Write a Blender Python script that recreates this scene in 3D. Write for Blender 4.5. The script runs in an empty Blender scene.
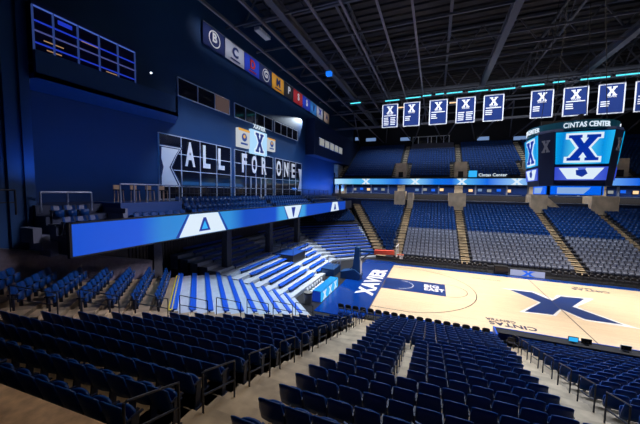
import bpy, bmesh, math, random
from mathutils import Matrix, Vector
random.seed(7)
S = bpy.context.scene
COL = S.collection
R_ = math.radians
# ------------------------------------------------------------------ camera
cd = bpy.data.cameras.new('camera'); cam = bpy.data.objects.new('camera', cd); COL.objects.link(cam)
CP = Vector((-9.8616, -29.2021, 9.2471))
F = Vector((-0.371638, 0.92559, -0.071898)); RR = Vector((0.927458, 0.373601, 0.01562)); UU = Vector((-0.041319, 0.060877, 0.99729))
m = Matrix.Identity(4)
for i in range(3):
    m[i][0] = RR[i]; m[i][1] = UU[i]; m[i][2] = -F[i]; m[i][3] = CP[i]
cam.matrix_world = m
cd.lens = 16; cd.sensor_width = 36; cd.sensor_fit = 'HORIZONTAL'; cd.clip_start = .05; cd.clip_end = 300
S.camera = cam
S.view_settings.view_transform = 'Standard'; S.view_settings.look = 'None'
S.view_settings.exposure = 0.0; S.view_settings.gamma = 1.0; S.view_settings.use_curve_mapping = False
# ------------------------------------------------------------------ world and lights
w = bpy.data.worlds.new('world'); S.world = w; w.use_nodes = True
w.node_tree.nodes['Background'].inputs[0].default_value = (0.06, 0.16, 0.8, 1)
w.node_tree.nodes['Background'].inputs[1].default_value = 0.010

def aim(o, tgt):
    d = Vector(tgt) - o.location
    o.rotation_euler = d.to_track_quat('-Z', 'Y').to_euler()
def area(name, loc, tgt, sx, sy, power, col, spread=180):
    l = bpy.data.lights.new(name, 'AREA'); l.shape = 'RECTANGLE'; l.size = sx; l.size_y = sy
    l.energy = power; l.color = col; l.spread = R_(spread)
    o = bpy.data.objects.new(name, l); COL.objects.link(o); o.location = loc; aim(o, tgt); return o
def spot(name, loc, tgt, power, col, ang, blend=.5, r=.3):
    l = bpy.data.lights.new(name, 'SPOT'); l.energy = power; l.color = col; l.spot_size = R_(ang); l.spot_blend = blend
    l.shadow_soft_size = r
    o = bpy.data.objects.new(name, l); COL.objects.link(o); o.location = loc; aim(o, tgt); return o
area('court_light', (-2, 1, 24.3), (-2, 1, 0), 28, 13, 4500, (1, .93, .84), 62)
area('far_stand_light', (-4, 18, 24.0), (-4, 19.5, 3), 36, 3, 2900, (.9, .95, 1), 75)
area('upper_stand_light', (-6, 35, 26.0), (-6, 38, 16), 40, 3, 1500, (.8, .9, 1), 90)
area('end_stand_light', (-20.5, 0, 23.5), (-22.8, 0, 1), 17, 5, 1350, (.8, .88, 1), 50)
area('near_corner_light', (-20, -10, 23), (-21.5, -13, 1.5), 5, 5, 170, (.4, .68, 1), 40)
area('corner_fill', (-13, -12, 17), (-25, -18.5, 4), 6, 4, 230, (.85, .8, .95), 45)  # added fill, no fixture here; lifts the low wall behind the corner seats
area('near_stand_light', (-4, -8, 24.0), (-4, -15, 2), 24, 3, 1900, (.62, .76, 1), 60)
area('wall_wash', (-27.0, -9, 9.9), (-31, -9, 14), 26, .6, 210, (.05, .3, 1), 150)
area('window_wall_fill', (-24.5, 1, 21), (-31, 1, 11.5), 26, 1, 560, (.75, .84, 1), 55)  # added fill in front of the end wall, brightens letters and window frames
area('wall_wash_bright', (-28.6, 24, 9.6), (-31, 24, 11.5), 16, .5, 700, (.06, .26, 1), 150)
spot('wall_beam', (-30.2, 16.0, 21.8), (-31, 8.0, 16.0), 2600, (.75, .88, 1), 50, .3, .05)
area('foreground_glow', (-13, -19, 16), (-13, -24.5, 5), 8, 4, 85, (1, .8, .56), 80)
area('banner_fill', (0, 12, 25.5), (0, 20, 22), 34, .6, 560, (.9, .93, 1), 100)  # unseen fill added so the hanging banners get light from the front
area('wall_banner_fill', (-27.5, 9, 25.2), (-30.8, 9, 24.1), 34, .4, 110, (.85, .9, 1), 50)  # unseen fill added to brighten the school banners on the end wall
area('concourse_light', (-2, 29.6, 10.8), (-2, 28.8, 7), 56, .5, 1100, (1, .92, .82), 160)
area('suite_light', (-2, 33.0, 10.7), (-2, 33.2, 8.9), 56, .5, 900, (.45, .65, 1), 160)
# ------------------------------------------------------------------ materials
MATS = {}
def mat(name, col, rough=.6, metal=0, emit=0, ecol=None, noise=0, nscale=6, spec=.5):
    if name in MATS: return MATS[name]
    M = bpy.data.materials.new(name); M.use_nodes = True
    nt = M.node_tree; b = nt.nodes['Principled BSDF']
    b.inputs['Base Color'].default_value = (*col, 1); b.inputs['Roughness'].default_value = rough
    b.inputs['Metallic'].default_value = metal; b.inputs['Specular IOR Level'].default_value = spec
    if emit:
        b.inputs['Emission Color'].default_value = (*(ecol or col), 1); b.inputs['Emission Strength'].default_value = emit
    if noise:
        tc = nt.nodes.new('ShaderNodeTexCoord'); n = nt.nodes.new('ShaderNodeTexNoise'); n.inputs['Scale'].default_value = nscale
        n.inputs['Detail'].default_value = 5
        r = nt.nodes.new('ShaderNodeValToRGB')
        r.color_ramp.elements[0].position = .3; r.color_ramp.elements[1].position = .7
        r.color_ramp.elements[0].color = (*[c * (1 - noise) for c in col], 1)
        r.color_ramp.elements[1].color = (*[min(1, c * (1 + noise)) for c in col], 1)
        nt.links.new(tc.outputs['Object'], n.inputs['Vector']); nt.links.new(n.outputs['Fac'], r.inputs['Fac'])
        nt.links.new(r.outputs['Color'], b.inputs['Base Color'])
    MATS[name] = M
    return M
concrete = mat('concrete', (.27, .20, .125), .75, noise=.3, nscale=.9)
aislec = mat('aisle_concrete', (.42, .31, .19), .7, noise=.35, nscale=1.4)
farconc = mat('portal_concrete', (.55, .46, .35), .8, noise=.2, nscale=1.2)
darkconc = mat('dark_riser', (.05, .05, .06), .8, noise=.2)
deckm = mat('bleacher_deck', (.50, .54, .60), .45, noise=.08, nscale=2)
seatblue = mat('seat_blue', (.002, .042, .20), .36, spec=.3)
seatgrey = mat('seat_grey', (.25, .275, .38), .42)
seatframe = mat('seat_frame', (.01, .015, .04), .4)
benchblue = mat('bench_blue', (.01, .1, .6), .4)
navy = mat('navy_wall', (.002, .042, .15), .6, noise=.08, nscale=.4)
navydark = mat('navy_dark', (.006, .03, .13), .7)
steel = mat('dark_steel', (.10, .11, .15), .5)
steelb = mat('grid_steel', (.20, .20, .26), .5)
black = mat('black', (.006, .006, .009), .6)
blackp = mat('black_plastic', (.012, .012, .018), .35)
roofm = mat('roof_deck', (.045, .045, .055), .8, noise=.3, nscale=.5)
white = mat('white_paint', (.8, .8, .82), .5)
whitec = mat('white_cloth', (.62, .64, .72), .8)
bancloth = mat('banner_blue', (.003, .02, .13), .8, spec=.2)
railm = mat('rail_metal', (.02, .024, .04), .45)
railw = mat('pale_rail', (.35, .42, .6), .35, .5)
yellow = mat('yellow_paint', (.8, .6, .05), .6)
paintblue = mat('court_blue', (.001, .024, .16), .3, spec=.2)
apronblue = mat('apron_blue', (.001, .035, .24), .25, spec=.3)
letterink = mat('letter_ink', (.01, .014, .07), .3)
linem = mat('court_line', (.06, .04, .04), .3)
orange = mat('rim_orange', (.9, .12, .03), .4)
pad = mat('pad_blue', (.004, .05, .17), .5)
redpad = mat('pad_red', (.75, .09, .05), .5)
ledge = mat('ledge_stone', (.80, .52, .34), .7, noise=.35, nscale=5)
glassd = mat('dark_glass', (.006, .008, .018), .08)
frame = mat('window_frame', (.60, .64, .76), .5)
corr = mat('corrugated_panel', (.035, .033, .045), .5)
def E(name, col, s): return mat(name, (.01, .01, .02), .4, emit=s, ecol=col)
eblue = E('led_blue', (.0, .12, .85), 1.0)
elite = E('led_cyan', (.03, .45, .95), 1.0)
ewhite = E('led_white', (.75, .88, 1), .95)
edeep = E('led_deep', (.004, .03, .3), 1.0)
ecyan = E('rig_cyan', (.1, .8, .95), 1.3)
ewarm = E('warm_lamp', (1, .62, .3), 1.2)
epanel = E('panel_light', (.25, .42, .8), .55)
eroom = E('room_light', (.5, .52, .5), .55)
eneon = E('blue_neon', (.02, .06, .85), .55)
ewin = E('window_edge_light', (.1, .2, .85), .5)
def led(name, stops, axis, span, strength=1.0):
    """LED screen picture: colour stops along one axis of the object, in metres"""
    M = bpy.data.materials.new(name); M.use_nodes = True; nt = M.node_tree; b = nt.nodes['Principled BSDF']
    b.inputs['Base Color'].default_value = (.01, .01, .02, 1); b.inputs['Roughness'].default_value = .35
    tc = nt.nodes.new('ShaderNodeTexCoord'); sp = nt.nodes.new('ShaderNodeSeparateXYZ'); mr = nt.nodes.new('ShaderNodeMapRange')
    mr.inputs['From Min'].default_value = span[0]; mr.inputs['From Max'].default_value = span[1]
    r = nt.nodes.new('ShaderNodeValToRGB'); cr = r.color_ramp
    nt.links.new(tc.outputs['Object'], sp.inputs[0]); nt.links.new(sp.outputs[axis], mr.inputs['Value'])
    nt.links.new(mr.outputs[0], r.inputs[0]); nt.links.new(r.outputs[0], b.inputs['Emission Color'])
    b.inputs['Emission Strength'].default_value = strength
    while len(cr.elements) < len(stops): cr.elements.new(.5)
    for e, (v, c) in zip(cr.elements, stops):
        e.position = (v - span[0]) / (span[1] - span[0]); e.color = (*c, 1)
    return M
# wood floor
wood = bpy.data.materials.new('hardwood'); wood.use_nodes = True
nt = wood.node_tree; b = nt.nodes['Principled BSDF']
tc = nt.nodes.new('ShaderNodeTexCoord'); mp = nt.nodes.new('ShaderNodeMapping'); mp.inputs['Scale'].default_value = (1, 1, 1)
br = nt.nodes.new('ShaderNodeTexBrick'); br.inputs['Scale'].default_value = 1; br.inputs['Brick Width'].default_value = 1.2
br.inputs['Row Height'].default_value = .12; br.inputs['Mortar Size'].default_value = .002
br.inputs['Color1'].default_value = (.80, .62, .41, 1); br.inputs['Color2'].default_value = (.72, .54, .35, 1); br.inputs['Mortar'].default_value = (.5, .33, .2, 1)
nt.links.new(tc.outputs['Object'], mp.inputs[0]); nt.links.new(mp.outputs[0], br.inputs[0]); nt.links.new(br.outputs[0], b.inputs['Base Color'])
b.inputs['Roughness'].default_value = .28

# ------------------------------------------------------------------ mesh helpers
class MB:
    def __init__(s): s.v = []; s.f = []; s.mi = []; s.m = 0
    def quad(s, a, b, c, d): n = len(s.v); s.v += [a, b, c, d]; s.f.append((n, n+1, n+2, n+3)); s.mi.append(s.m); return s
    def poly(s, pts): n = len(s.v); s.v += list(pts); s.f.append(tuple(range(n, n+len(pts)))); s.mi.append(s.m); return s
    def prism(s, pts, off):
        """solid from a planar outline pushed along off"""
        off = Vector(off); n = len(s.v); k = len(pts)
        s.v += [tuple(Vector(p)) for p in pts] + [tuple(Vector(p) + off) for p in pts]
        s.f.append(tuple(range(n + k - 1, n - 1, -1))); s.mi.append(s.m); s.f.append(tuple(range(n + k, n + 2*k))); s.mi.append(s.m)
        for i in range(k):
            j = (i + 1) % k; s.f.append((n+i, n+j, n+k+j, n+k+i)); s.mi.append(s.m)
        return s
    def box(s, x0, x1, y0, y1, z0, z1, M=None):
        c = [(x, y, z) for z in (z0, z1) for x, y in ((x0, y0), (x1, y0), (x1, y1), (x0, y1))]
        if M is not None: c = [tuple(M @ Vector(p)) for p in c]
        n = len(s.v); s.v += c
        for q in ((3, 2, 1, 0), (4, 5, 6, 7), (0, 1, 5, 4), (1, 2, 6, 5), (2, 3, 7, 6), (3, 0, 4, 7)):
            s.f.append(tuple(n + i for i in q)); s.mi.append(s.m)
        return s
    def bar(s, p, q, w, h=None):
        """square bar from p to q"""
        p = Vector(p); q = Vector(q); h = h or w; d = (q - p).normalized()
        up = Vector((0, 0, 1)) if abs(d.z) < .95 else Vector((0, 1, 0))
        a = d.cross(up).normalized() * w / 2; c = a.cross(d).normalized() * h / 2
        n = len(s.v); s.v += [tuple(P + u) for P in (p, q) for u in (-a - c, a - c, a + c, -a + c)]
        for f in ((0, 1, 2, 3), (7, 6, 5, 4), (0, 4, 5, 1), (1, 5, 6, 2), (2, 6, 7, 3), (3, 7, 4, 0)):
            s.f.append(tuple(n + i for i in f)); s.mi.append(s.m)
        return s
    def tube(s, pts, r, k=8):
        pts = [Vector(p) for p in pts]; n = len(s.v)
        for i, p in enumerate(pts):
            d = ((pts[min(i+1, len(pts)-1)] - pts[max(i-1, 0)])).normalized()
            up = Vector((0, 0, 1)) if abs(d.z) < .9 else Vector((0, 1, 0))
            a = d.cross(up).normalized(); c = a.cross(d)
            s.v += [tuple(p + (a * math.cos(t) + c * math.sin(t)) * r) for t in [2*math.pi*j/k for j in range(k)]]
        for i in range(len(pts) - 1):
            for j in range(k):
                j2 = (j + 1) % k
                s.f.append((n+i*k+j, n+i*k+j2, n+(i+1)*k+j2, n+(i+1)*k+j)); s.mi.append(s.m)
        s.f.append(tuple(n + j for j in range(k))[::-1]); s.mi.append(s.m)
        e = n + (len(pts)-1)*k; s.f.append(tuple(e + j for j in range(k))); s.mi.append(s.m)
        return s
    def lathe(s, prof, k=16, c=(0, 0, 0)):
        n = len(s.v)
        for r, z in prof: s.v += [(c[0] + r*math.cos(2*math.pi*j/k), c[1] + r*math.sin(2*math.pi*j/k), c[2] + z) for j in range(k)]
        for i in range(len(prof) - 1):
            for j in range(k):
                j2 = (j+1) % k; s.f.append((n+i*k+j, n+i*k+j2, n+(i+1)*k+j2, n+(i+1)*k+j)); s.mi.append(s.m)
        return s
    def mesh(s, name, mats, smooth=False):
        me = bpy.data.meshes.new(name); me.from_pydata([tuple(v) for v in s.v], [], s.f)
        for M in (mats if isinstance(mats, (list, tuple)) else [mats]): me.materials.append(M)
        me.polygons.foreach_set('material_index', s.mi)
        if smooth: me.polygons.foreach_set('use_smooth', [True] * len(s.f))
        me.update(); return me
    def build(s, name, mats, parent=None, smooth=False):
        return link(name, s.mesh(name, mats, smooth), parent)
def link(name, me, parent=None):
    o = bpy.data.objects.new(name, me); COL.objects.link(o)
    if parent is not None: o.parent = parent
    return o
def tag(o, label=None, cat=None, group=None, kind=None):
    if label: o['label'] = label
    if cat: o['category'] = cat
    if group: o['group'] = group
    if kind: o['kind'] = kind
    return o
def empty(name, label, cat, loc=(0, 0, 0), rz=0, group=None):
    o = bpy.data.objects.new(name, None); COL.objects.link(o); o.location = loc; o.rotation_euler = (0, 0, rz)
    o.empty_display_size = .1
    return tag(o, label, cat, group)
def struct(o): o['kind'] = 'structure'; return o
ORD = ['first', 'second', 'third', 'fourth', 'fifth', 'sixth', 'seventh', 'eighth', 'ninth', 'tenth', 'eleventh', 'twelfth', 'thirteenth', 'fourteenth',
       'fifteenth', 'sixteenth', 'seventeenth', 'eighteenth', 'nineteenth', 'twentieth', 'twenty-first', 'twenty-second', 'twenty-third', 'twenty-fourth', 'twenty-fifth', 'twenty-sixth', 'twenty-seventh', 'twenty-eighth', 'twenty-ninth', 'thirtieth']
_tc = {}
def text_mesh(s, size, mat_, bold=.02, sx=1.0, extrude=.01):
    key = (s, size, mat_.name, bold, sx, extrude)
    if key in _tc: return _tc[key]
    cu = bpy.data.curves.new('lettering', 'FONT'); cu.body = s; cu.size = size; cu.align_x = 'CENTER'; cu.align_y = 'CENTER'
    cu.offset = bold * size; cu.extrude = extrude; cu.resolution_u = 3; cu.space_character = 1.0 + bold * 2.5
    o = bpy.data.objects.new('lettering', cu); COL.objects.link(o)
    dg = bpy.context.evaluated_depsgraph_get(); me = bpy.data.meshes.new_from_object(o.evaluated_get(dg))
    bpy.data.objects.remove(o); me.transform(Matrix.Diagonal((sx, 1, 1, 1))); me.materials.clear(); me.materials.append(mat_)
    _tc[key] = me; return me
def frameM(o, x, y):
    """matrix with local x and y along the given world directions"""
    x = Vector(x).normalized(); y = Vector(y).normalized(); z = x.cross(y)
    M = Matrix.Identity(4)
    for i in range(3): M[i][0] = x[i]; M[i][1] = y[i]; M[i][2] = z[i]; M[i][3] = o[i]
    return M

def put_text(name, s, size, M, mat_, parent=None, bold=.02, sx=1.0, extrude=.01):
    o = link(name, text_mesh(s, size, mat_, bold, sx, extrude).copy(), parent); o.matrix_local = M; return o
XP = [(-.5, .6), (-.07, .6), (-.07, .46), (-.13, .46), (0, .2), (.13, .46), (.07, .46), (.07, .6), (.5, .6), (.5, .46), (.41, .46), (.15, 0), (.41, -.46), (.5, -.46),
      (.5, -.6), (.07, -.6), (.07, -.46), (.13, -.46), (0, -.2), (-.13, -.46), (-.07, -.46), (-.07, -.6), (-.5, -.6), (-.5, -.46), (-.41, -.46), (-.15, 0), (-.41, .46), (-.5, .46)]
XO = [(-.58, .68), (.58, .68), (.58, .40), (.46, .40), (.24, 0), (.46, -.40), (.58, -.40), (.58, -.68), (-.58, -.68), (-.58, -.40), (-.46, -.40), (-.24, 0), (-.46, .40), (-.58, .40)]
def put_shape(name, pts, sx, sy, M, mat_, parent, t=.01):
    mb = MB(); mb.prism([(x*sx, y*sy, 0) for x, y in pts], (0, 0, t)); o = mb.build(name, mat_, parent); o.matrix_local = M; return o

# ------------------------------------------------------------------ room shell
mb = MB(); mb.box(-31, 30, -34, 48, -.3, -.02); struct(mb.build('floor', black))
mb = MB(); mb.box(-31.4, -31, -34, 48, 6, 32); struct(mb.build('wall_end', navy))
mb = MB()
for i in range(130):
    y = -15 + i * .28
    mb.box(-30.99, -30.9, y, y + .16, 0, 6.5)
mb.box(-31.3, -31.0, -34, 48, 0, 6.1)
struct(mb.build('wall_end_lower', corr))
mb = MB(); mb.box(-31, 30, 47.2, 47.5, 0, 32); struct(mb.build('wall_far', mat('far_black', (.004, .006, .014), .8)))
mb = MB(); mb.box(30, 30.3, -34, 48, 0, 32); struct(mb.build('wall_right', black))
mb = MB(); mb.box(-31, 30, -34, -33.7, 0, 32); struct(mb.build('wall_near', black))
mb = MB(); mb.box(-31, 30, -34, 48, 31.5, 31.8)
for i in range(60):
    mb.box(-31, 30, -33 + i*1.35, -32.8 + i*1.35, 31.25, 31.5)
struct(mb.build('ceiling', roofm))
# near-left corrugated wall block beside the box suite
mb = MB(); mb.box(-31, -28.1, -34, -21.4, 4, 31)
for i in range(22): mb.box(-28.1, -27.98, -34 + i*.58, -33.75 + i*.58, 4, 31)
struct(mb.build('wall_left', mat('panel_wall', (.008, .07, .24), .6)))
# projecting upper block at the far end of the wall
mb = MB(); mb.box(-31, -29.3, 16.2, 47.2, 15.6, 21.7); struct(mb.build('wall_end_upper_block', mat('block_navy', (.004, .02, .09), .7)))

# ------------------------------------------------------------------ roof steel
for k, x in enumerate((-29.9, -26.6, -24.2, -21.1, -18.3, -15.3, -12.4, -3.7, 8.7)):
    mb = MB(); big = x in (-24.2, -3.7, 8.7); z = 26
    mb.box(x - (.34 if big else .1), x + (.34 if big else .1), -33, 46, z - .05, z + .1)
    if big:
        mb.box(x - .05, x + .05, -33, 46, z + .1, z + .75); mb.box(x - .34, x + .34, -33, 46, z + .75, z + .85)
    else:
        mb.box(x - .03, x + .03, -33, 46, z + .1, z + .32)
    struct(mb.build('roof_beam', steelb if not big else steel))
for k, y in enumerate((-21, -15, -9.5, -4, 1.6, 7.1, 12.6, 22.4, 30, 38)):
    mb = MB(); mb.bar((-31, y, 26.25), (30, y, 26.25), .16, .22); struct(mb.build('roof_purlin', steel))
for y in (-16, -1, 14, 27):
    mb = MB(); a, c = 28.0, 31.0
    mb.bar((-31, y, a), (30, y, a), .3); mb.bar((-31, y, c), (30, y, c), .3)
    for i in range(15):
        x = -31 + i * 4; mb.bar((x, y, a), (x + 2, y, c), .16); mb.bar((x + 2, y, c), (x + 4, y, a), .16)
    struct(mb.build('roof_truss', steel))
for x in (-20, -9, 3, 15):
    mb = MB(); a, c = 28.2, 30.8
    mb.bar((x, -33, a), (x, 47, a), .22); mb.bar((x, -33, c), (x, 47, c), .22)
    for i in range(20):
        y = -33 + i * 4; mb.bar((x, y, a), (x, y + 2, c), .12); mb.bar((x, y + 2, c), (x, y + 4, a), .12)
    struct(mb.build('roof_truss', steel))
# sloping far-side struts under the roof
for x in (-26, -19, -12, -5, 2, 9, 16, 22):
    mb = MB(); mb.bar((x, 29, 25.2), (x + 3.2, 47, 22.2), .2); mb.bar((x, 29, 25.2), (x - 3.2, 47, 22.2), .2); struct(mb.build('roof_strut', steel))
mb = MB(); mb.bar((-31, 30, 22.6), (30, 30, 22.6), .3, .4); mb.bar((-31, 29, 25.4), (30, 29, 25.4), .25); struct(mb.build('roof_beam', steel))
# lighting rig with cyan tubes
rig = empty('lighting_truss', 'long black lighting truss with glowing cyan tubes above the hanging banners', 'lighting truss', (0, 20.5, 24.6))
mb = MB()
for dy, dz in ((-.3, 0), (.3, 0), (-.3, .6), (.3, .6)): mb.bar((-26, dy, dz), (28, dy, dz), .07)
for i in range(54):
    x = -26 + i
    mb.bar((x, -.3, 0), (x + .5, -.3, .6), .04); mb.bar((x + .5, -.3, .6), (x + 1, -.3, 0), .04); mb.bar((x, -.3, 0), (x, .3, 0), .04)
mb.build('truss_frame', steel, rig)
for x0, x1, z in ((-24.2, -22.4, .1), (-18.2, -15.9, -.1), (-14.9, -12.6, 0), (-12.3, -11.0, .1), (-10.4, -9.2, .15), (-8.8, -6.6, .12), (-5.8, -3.2, 0), (-2.8, .2, -.1), (1.0, 3.6, 0), (4.6, 5.9, .1), (7.6, 10.6, .1), (11.2, 13.6, .15), (14.2, 19, .1)):
    m2 = MB(); m2.tube([(x0, -.42, z), (x1, -.42, z)], .09); m2.build('cyan_tube', ecyan, rig)
for x in (-15.6, -7.6, 7.0):
    t = empty('work_light', {-15.6: 'warm strip lamp between the second and third hanging banners from left', -7.6: 'warm strip lamp left of the fourth hanging banner', 7.0: 'warm strip lamp between the two hanging banners above the scoreboard'}[x], 'lamp', (x, 20.9, 23.4))
    mb = MB(); mb.box(-.7, .7, -.1, .1, 0, .12); mb.build('lamp_tube', ewarm, t)
    mb = MB(); mb.box(-.75, .75, -.14, .14, .12, .22); mb.bar((0, 0, .2), (0, 0, 1.2), .04); mb.build('lamp_housing', steel, t)
t = empty('work_light', 'small blue stage lamp under the roof grid above the red wall banner', 'lamp', (-23.46, 7.1, 24.85))
mb = MB(); mb.box(-.35, .35, -.3, .3, -.35, .15); mb.build('lamp_lens', E('stage_blue', (.01, .2, 1), 1.0), t)
mb = MB(); mb.box(-.4, .4, -.1, .3, .15, .35); mb.bar((0, 0, .3), (0, 0, 1.4), .08); mb.build('lamp_housing', steel, t)
t = empty('speaker_cluster', 'pale line array speaker hanging near the top edge left of centre', 'speaker', (-26.6, -4.6, 25.0))
mb = MB()
for i in range(5): mb.box(-.3, .3, i*.42 - .2, i*.42 + .17, -.15, .15)
mb.build('speaker_box', white, t)
mb = MB(); mb.bar((0, .8, .1), (0, .8, 1.2), .06); mb.build('hanging_bracket', steel, t)

# ------------------------------------------------------------------ seats
def curved_back(w, h, y0, z0, depth, tilt, th, nx=6, nz=4, round_=.08):
    mb = MB(); g = []
    for side in (0, 1):
        rows = []
        for j in range(nz + 1):
            v = j / nz; r = []
            for i in range(nx + 1):
                u = i / nx * 2 - 1
                ww = w/2 * (1 - (.10 * v if v > .7 else 0) - .06*(1-v))
                top = h - round_ * (abs(u) ** 3)
                x = u * ww; z = z0 + v * top; y = y0 - tilt * v + depth * (u*u) - (th if side else 0)
                r.append(len(mb.v)); mb.v.append((x, y, z))
            rows.append(r)
        g.append(rows)
    def f(*q): mb.f.append(q); mb.mi.append(0)
    for j in range(nz):
        for i in range(nx):
            a, b_, c, d = g[0][j][i], g[0][j][i+1], g[0][j+1][i+1], g[0][j+1][i]; f(d, c, b_, a)
            a, b_, c, d = g[1][j][i], g[1][j][i+1], g[1][j+1][i+1], g[1][j+1][i]; f(a, b_, c, d)
    for j in range(nz): f(g[0][j][0], g[1][j][0], g[1][j+1][0], g[0][j+1][0]); f(g[0][j+1][nx], g[1][j+1][nx], g[1][j][nx], g[0][j][nx])
    for i in range(nx): f(g[0][nz][i], g[1][nz][i], g[1][nz][i+1], g[0][nz][i+1]); f(g[0][0][i+1], g[1][0][i+1], g[1][0][i], g[0][0][i])
    return mb
SW = .54
backme = curved_back(.53, .52, -.12, .34, .04, .13, .035, 8, 4, .045).mesh('backrest', seatblue, True)
panme = curved_back(.46, .34, .04, .30, -.03, -.01, .05, 4, 3, .03).mesh('seat_pan', seatblue, True)
mb = MB(); mb.box(.245, .28, -.18, .1, .56, .59); mb.build
armme = mb.mesh('armrest', seatframe)
mb = MB(); mb.prism([(.24, -.16, .02), (.24, -.02, .02), (.24, .04, .6), (.24, -.1, .6)], (.03, 0, 0)); mb.box(.22, .29, -.2, .05, 0, .03); mb.bar((-.24, -.08, .36), (.24, -.08, .36), .04)
stdme = mb.mesh('standard', seatframe)
# light version used inside the one big field of distant seats
lod = MB()
for (x0, y0), (x1, y1) in (((-.24, -.17), (-.12, -.215)), ((-.12, -.215), (.12, -.215)), ((.12, -.215), (.24, -.17))):
    x0, x1 = x0*.93, x1*.93
    lod.quad((x0, y0 + .12, .38), (x1, y1 + .12, .38), (x1, y1, .84), (x0, y0, .84))
    lod.quad((x0, y0 + .12 - .04, .36), (x0, y0 - .04, .86), (x1, y1 - .04, .86), (x1, y1 + .08, .36))
    lod.quad((x0, y0, .86), (x1, y1, .86), (x1, y1 - .04, .86), (x0, y0 - .04, .86))
lod.box(-.19, .19, .02, .07, .30, .64)
lod.m = 1; lod.box(.235, .275, -.2, .12, .58, .63); lod.box(.24, .27, -.14, -.02, 0, .6); lod.m = 0

seats = []      # (x, y, z, rot, material index, row key, index along the row)
risers = []
def section(key, out, e, rows, sfun, mi=lambda i: 0, place=True, skip=lambda i, s: False, anchor=.5):
    """rows: list of (i, d, z)"""
    ox, oy = out; ex, ey = e; rot = math.atan2(ox, -oy)
    for i, d, z in rows:
        s0, s1 = sfun(i, d)
        n = int((s1 - s0) / SW)
        if n < 1: continue
        off = (s1 - s0 - n * SW) * anchor
        for k in range(n):
            s = s0 + off + (k + .5) * SW
            if skip(i, s): continue
            seats.append((ox*d + ex*s, oy*d + ey*s, z, rot, mi(i), key, i, k))
def riser(name, out, e, rows, pitch, sfun, m_=concrete, front=True):
    ox, oy = out; ex, ey = e; mb = MB()
    P = lambda d, s, z: (ox*d + ex*s, oy*d + ey*s, z)
    prev = None
    for i, d, z in rows:
        s0, s1 = sfun(i, d)
        a, b_ = d - pitch * .5, d + pitch * .5
        mb.quad(P(a, s0, z), P(a, s1, z), P(b_, s1, z), P(b_, s0, z))
        zl = prev if prev is not None else (z - .3 if z > 9 else min(0, z - .3))
        mb.quad(P(a, s0, zl), P(a, s1, zl), P(a, s1, z), P(a, s0, z))
        for s in (s0, s1): mb.quad(P(a, s, z), P(b_, s, z), P(b_, s, z - 1.2), P(a, s, z - 1.2))
        prev = z
    return struct(mb.build(name, m_))
def aisle(name, out, e, rows, pitch, cfun, wd=1.1, m_=aislec):
    ox, oy = out; ex, ey = e; mb = MB()
    P = lambda d, s, z: (ox*d + ex*s, oy*d + ey*s, z)
    rise = rows[1][2] - rows[0][2]
    for i, d, z in rows:
        c = cfun(i, d)
        for a, b_, zz in ((d - pitch*.5, d + pitch*.1, z + .012), (d + pitch*.1, d + pitch*.5, z + rise*.5)):
            mb.quad(P(a, c - wd/2, zz), P(a, c + wd/2, zz), P(b_, c + wd/2, zz), P(b_, c - wd/2, zz))
            mb.quad(P(a, c - wd/2, zz - .17), P(a, c + wd/2, zz - .17), P(a, c + wd/2, zz), P(a, c - wd/2, zz))
    return struct(mb.build(name, m_))
A7 = math.sqrt(.5)
# --- near side stand
NP = .76
NS = .30
nrows = [(i, 10.3 + NP*i, .28 + NS*NP*i) for i in range(23)]
LA, MA, RA = -13.45, -10.6, -5.8       # aisle centres
NO, NE = (0, -1), (1, 0)
riser('near_seating_riser', NO, NE, nrows, NP, lambda i, d: (-15.0, 12))
section('near_centre_left', NO, NE, nrows, lambda i, d: (LA + .62, MA - (.2 if 8 <= i <= 14 else 0)), anchor=1)
section('near_centre', NO, NE, nrows, lambda i, d: (MA + (.2 if 8 <= i <= 14 else 0), RA - .44), anchor=0)
section('near_right', NO, NE, nrows, lambda i, d: (RA + .6, 7.5))
aisle('stair_aisle', NO, NE, nrows, NP, lambda i, d: LA, 1.5)
aisle('stair_aisle', NO, NE, nrows, NP, lambda i, d: RA, 1.2)
aisle('stair_aisle', NO, NE, nrows[8:15], NP, lambda i, d: MA, .3)
# --- left wedge, turned a little
TH = R_(3.3); WO = (math.sin(TH), -math.cos(TH)); WE = (math.cos(TH), math.sin(TH))
wrows = [(i, 10.3 + NP*i - .85, .28 + NS*NP*i) for i in range(3, 23)]
wend = lambda i, d: (-15.2 - .80*(d + .85 - 14.0) - .058*d, -14.1 - .058*d)
riser('near_seating_riser', WO, WE, wrows, NP, lambda i, d: (wend(i, d)[0] - .3, wend(i, d)[1] + .3))
section('near_wedge', WO, WE, wrows, wend)
# --- near corner, 45 degrees
CO, CE = (-A7, -A7), (-A7, A7); CPI = .88
crows = [(i, 20.65 + CPI*i, .2 + .3*i) for i in range(18)]
c0 = lambda i, d: 5.5 - .4*(d - 20)
c1 = lambda i, d: min(10.3 + .3*(d - 20), 37.3 - d)
riser('corner_bleacher_deck', CO, CE, crows[:10], CPI, lambda i, d: (c0(i, d) - .2, c1(i, d) + .3), deckm)
riser('corner_seating_riser', CO, CE, crows[10:], CPI, lambda i, d: (c0(i, d) - .5, c1(i, d)), concrete)
aisle('stair_aisle', CO, CE, crows, CPI, lambda i, d: c0(i, d) - .35, .8)
section('near_corner', CO, CE, [r for r in crows[10:]], lambda i, d: (c0(i, d), c1(i, d) - .2))
mb = MB()
d = crows[9][1] + .46; P = lambda d, s, z: (CO[0]*d + CE[0]*s, CO[1]*d + CE[1]*s, z)
mb.quad(P(d - .12, c0(9, d), 3.23), P(d + .1, c0(9, d), 3.23), P(d + .1, c1(9, d), 3.23), P(d - .12, c1(9, d), 3.23))
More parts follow.
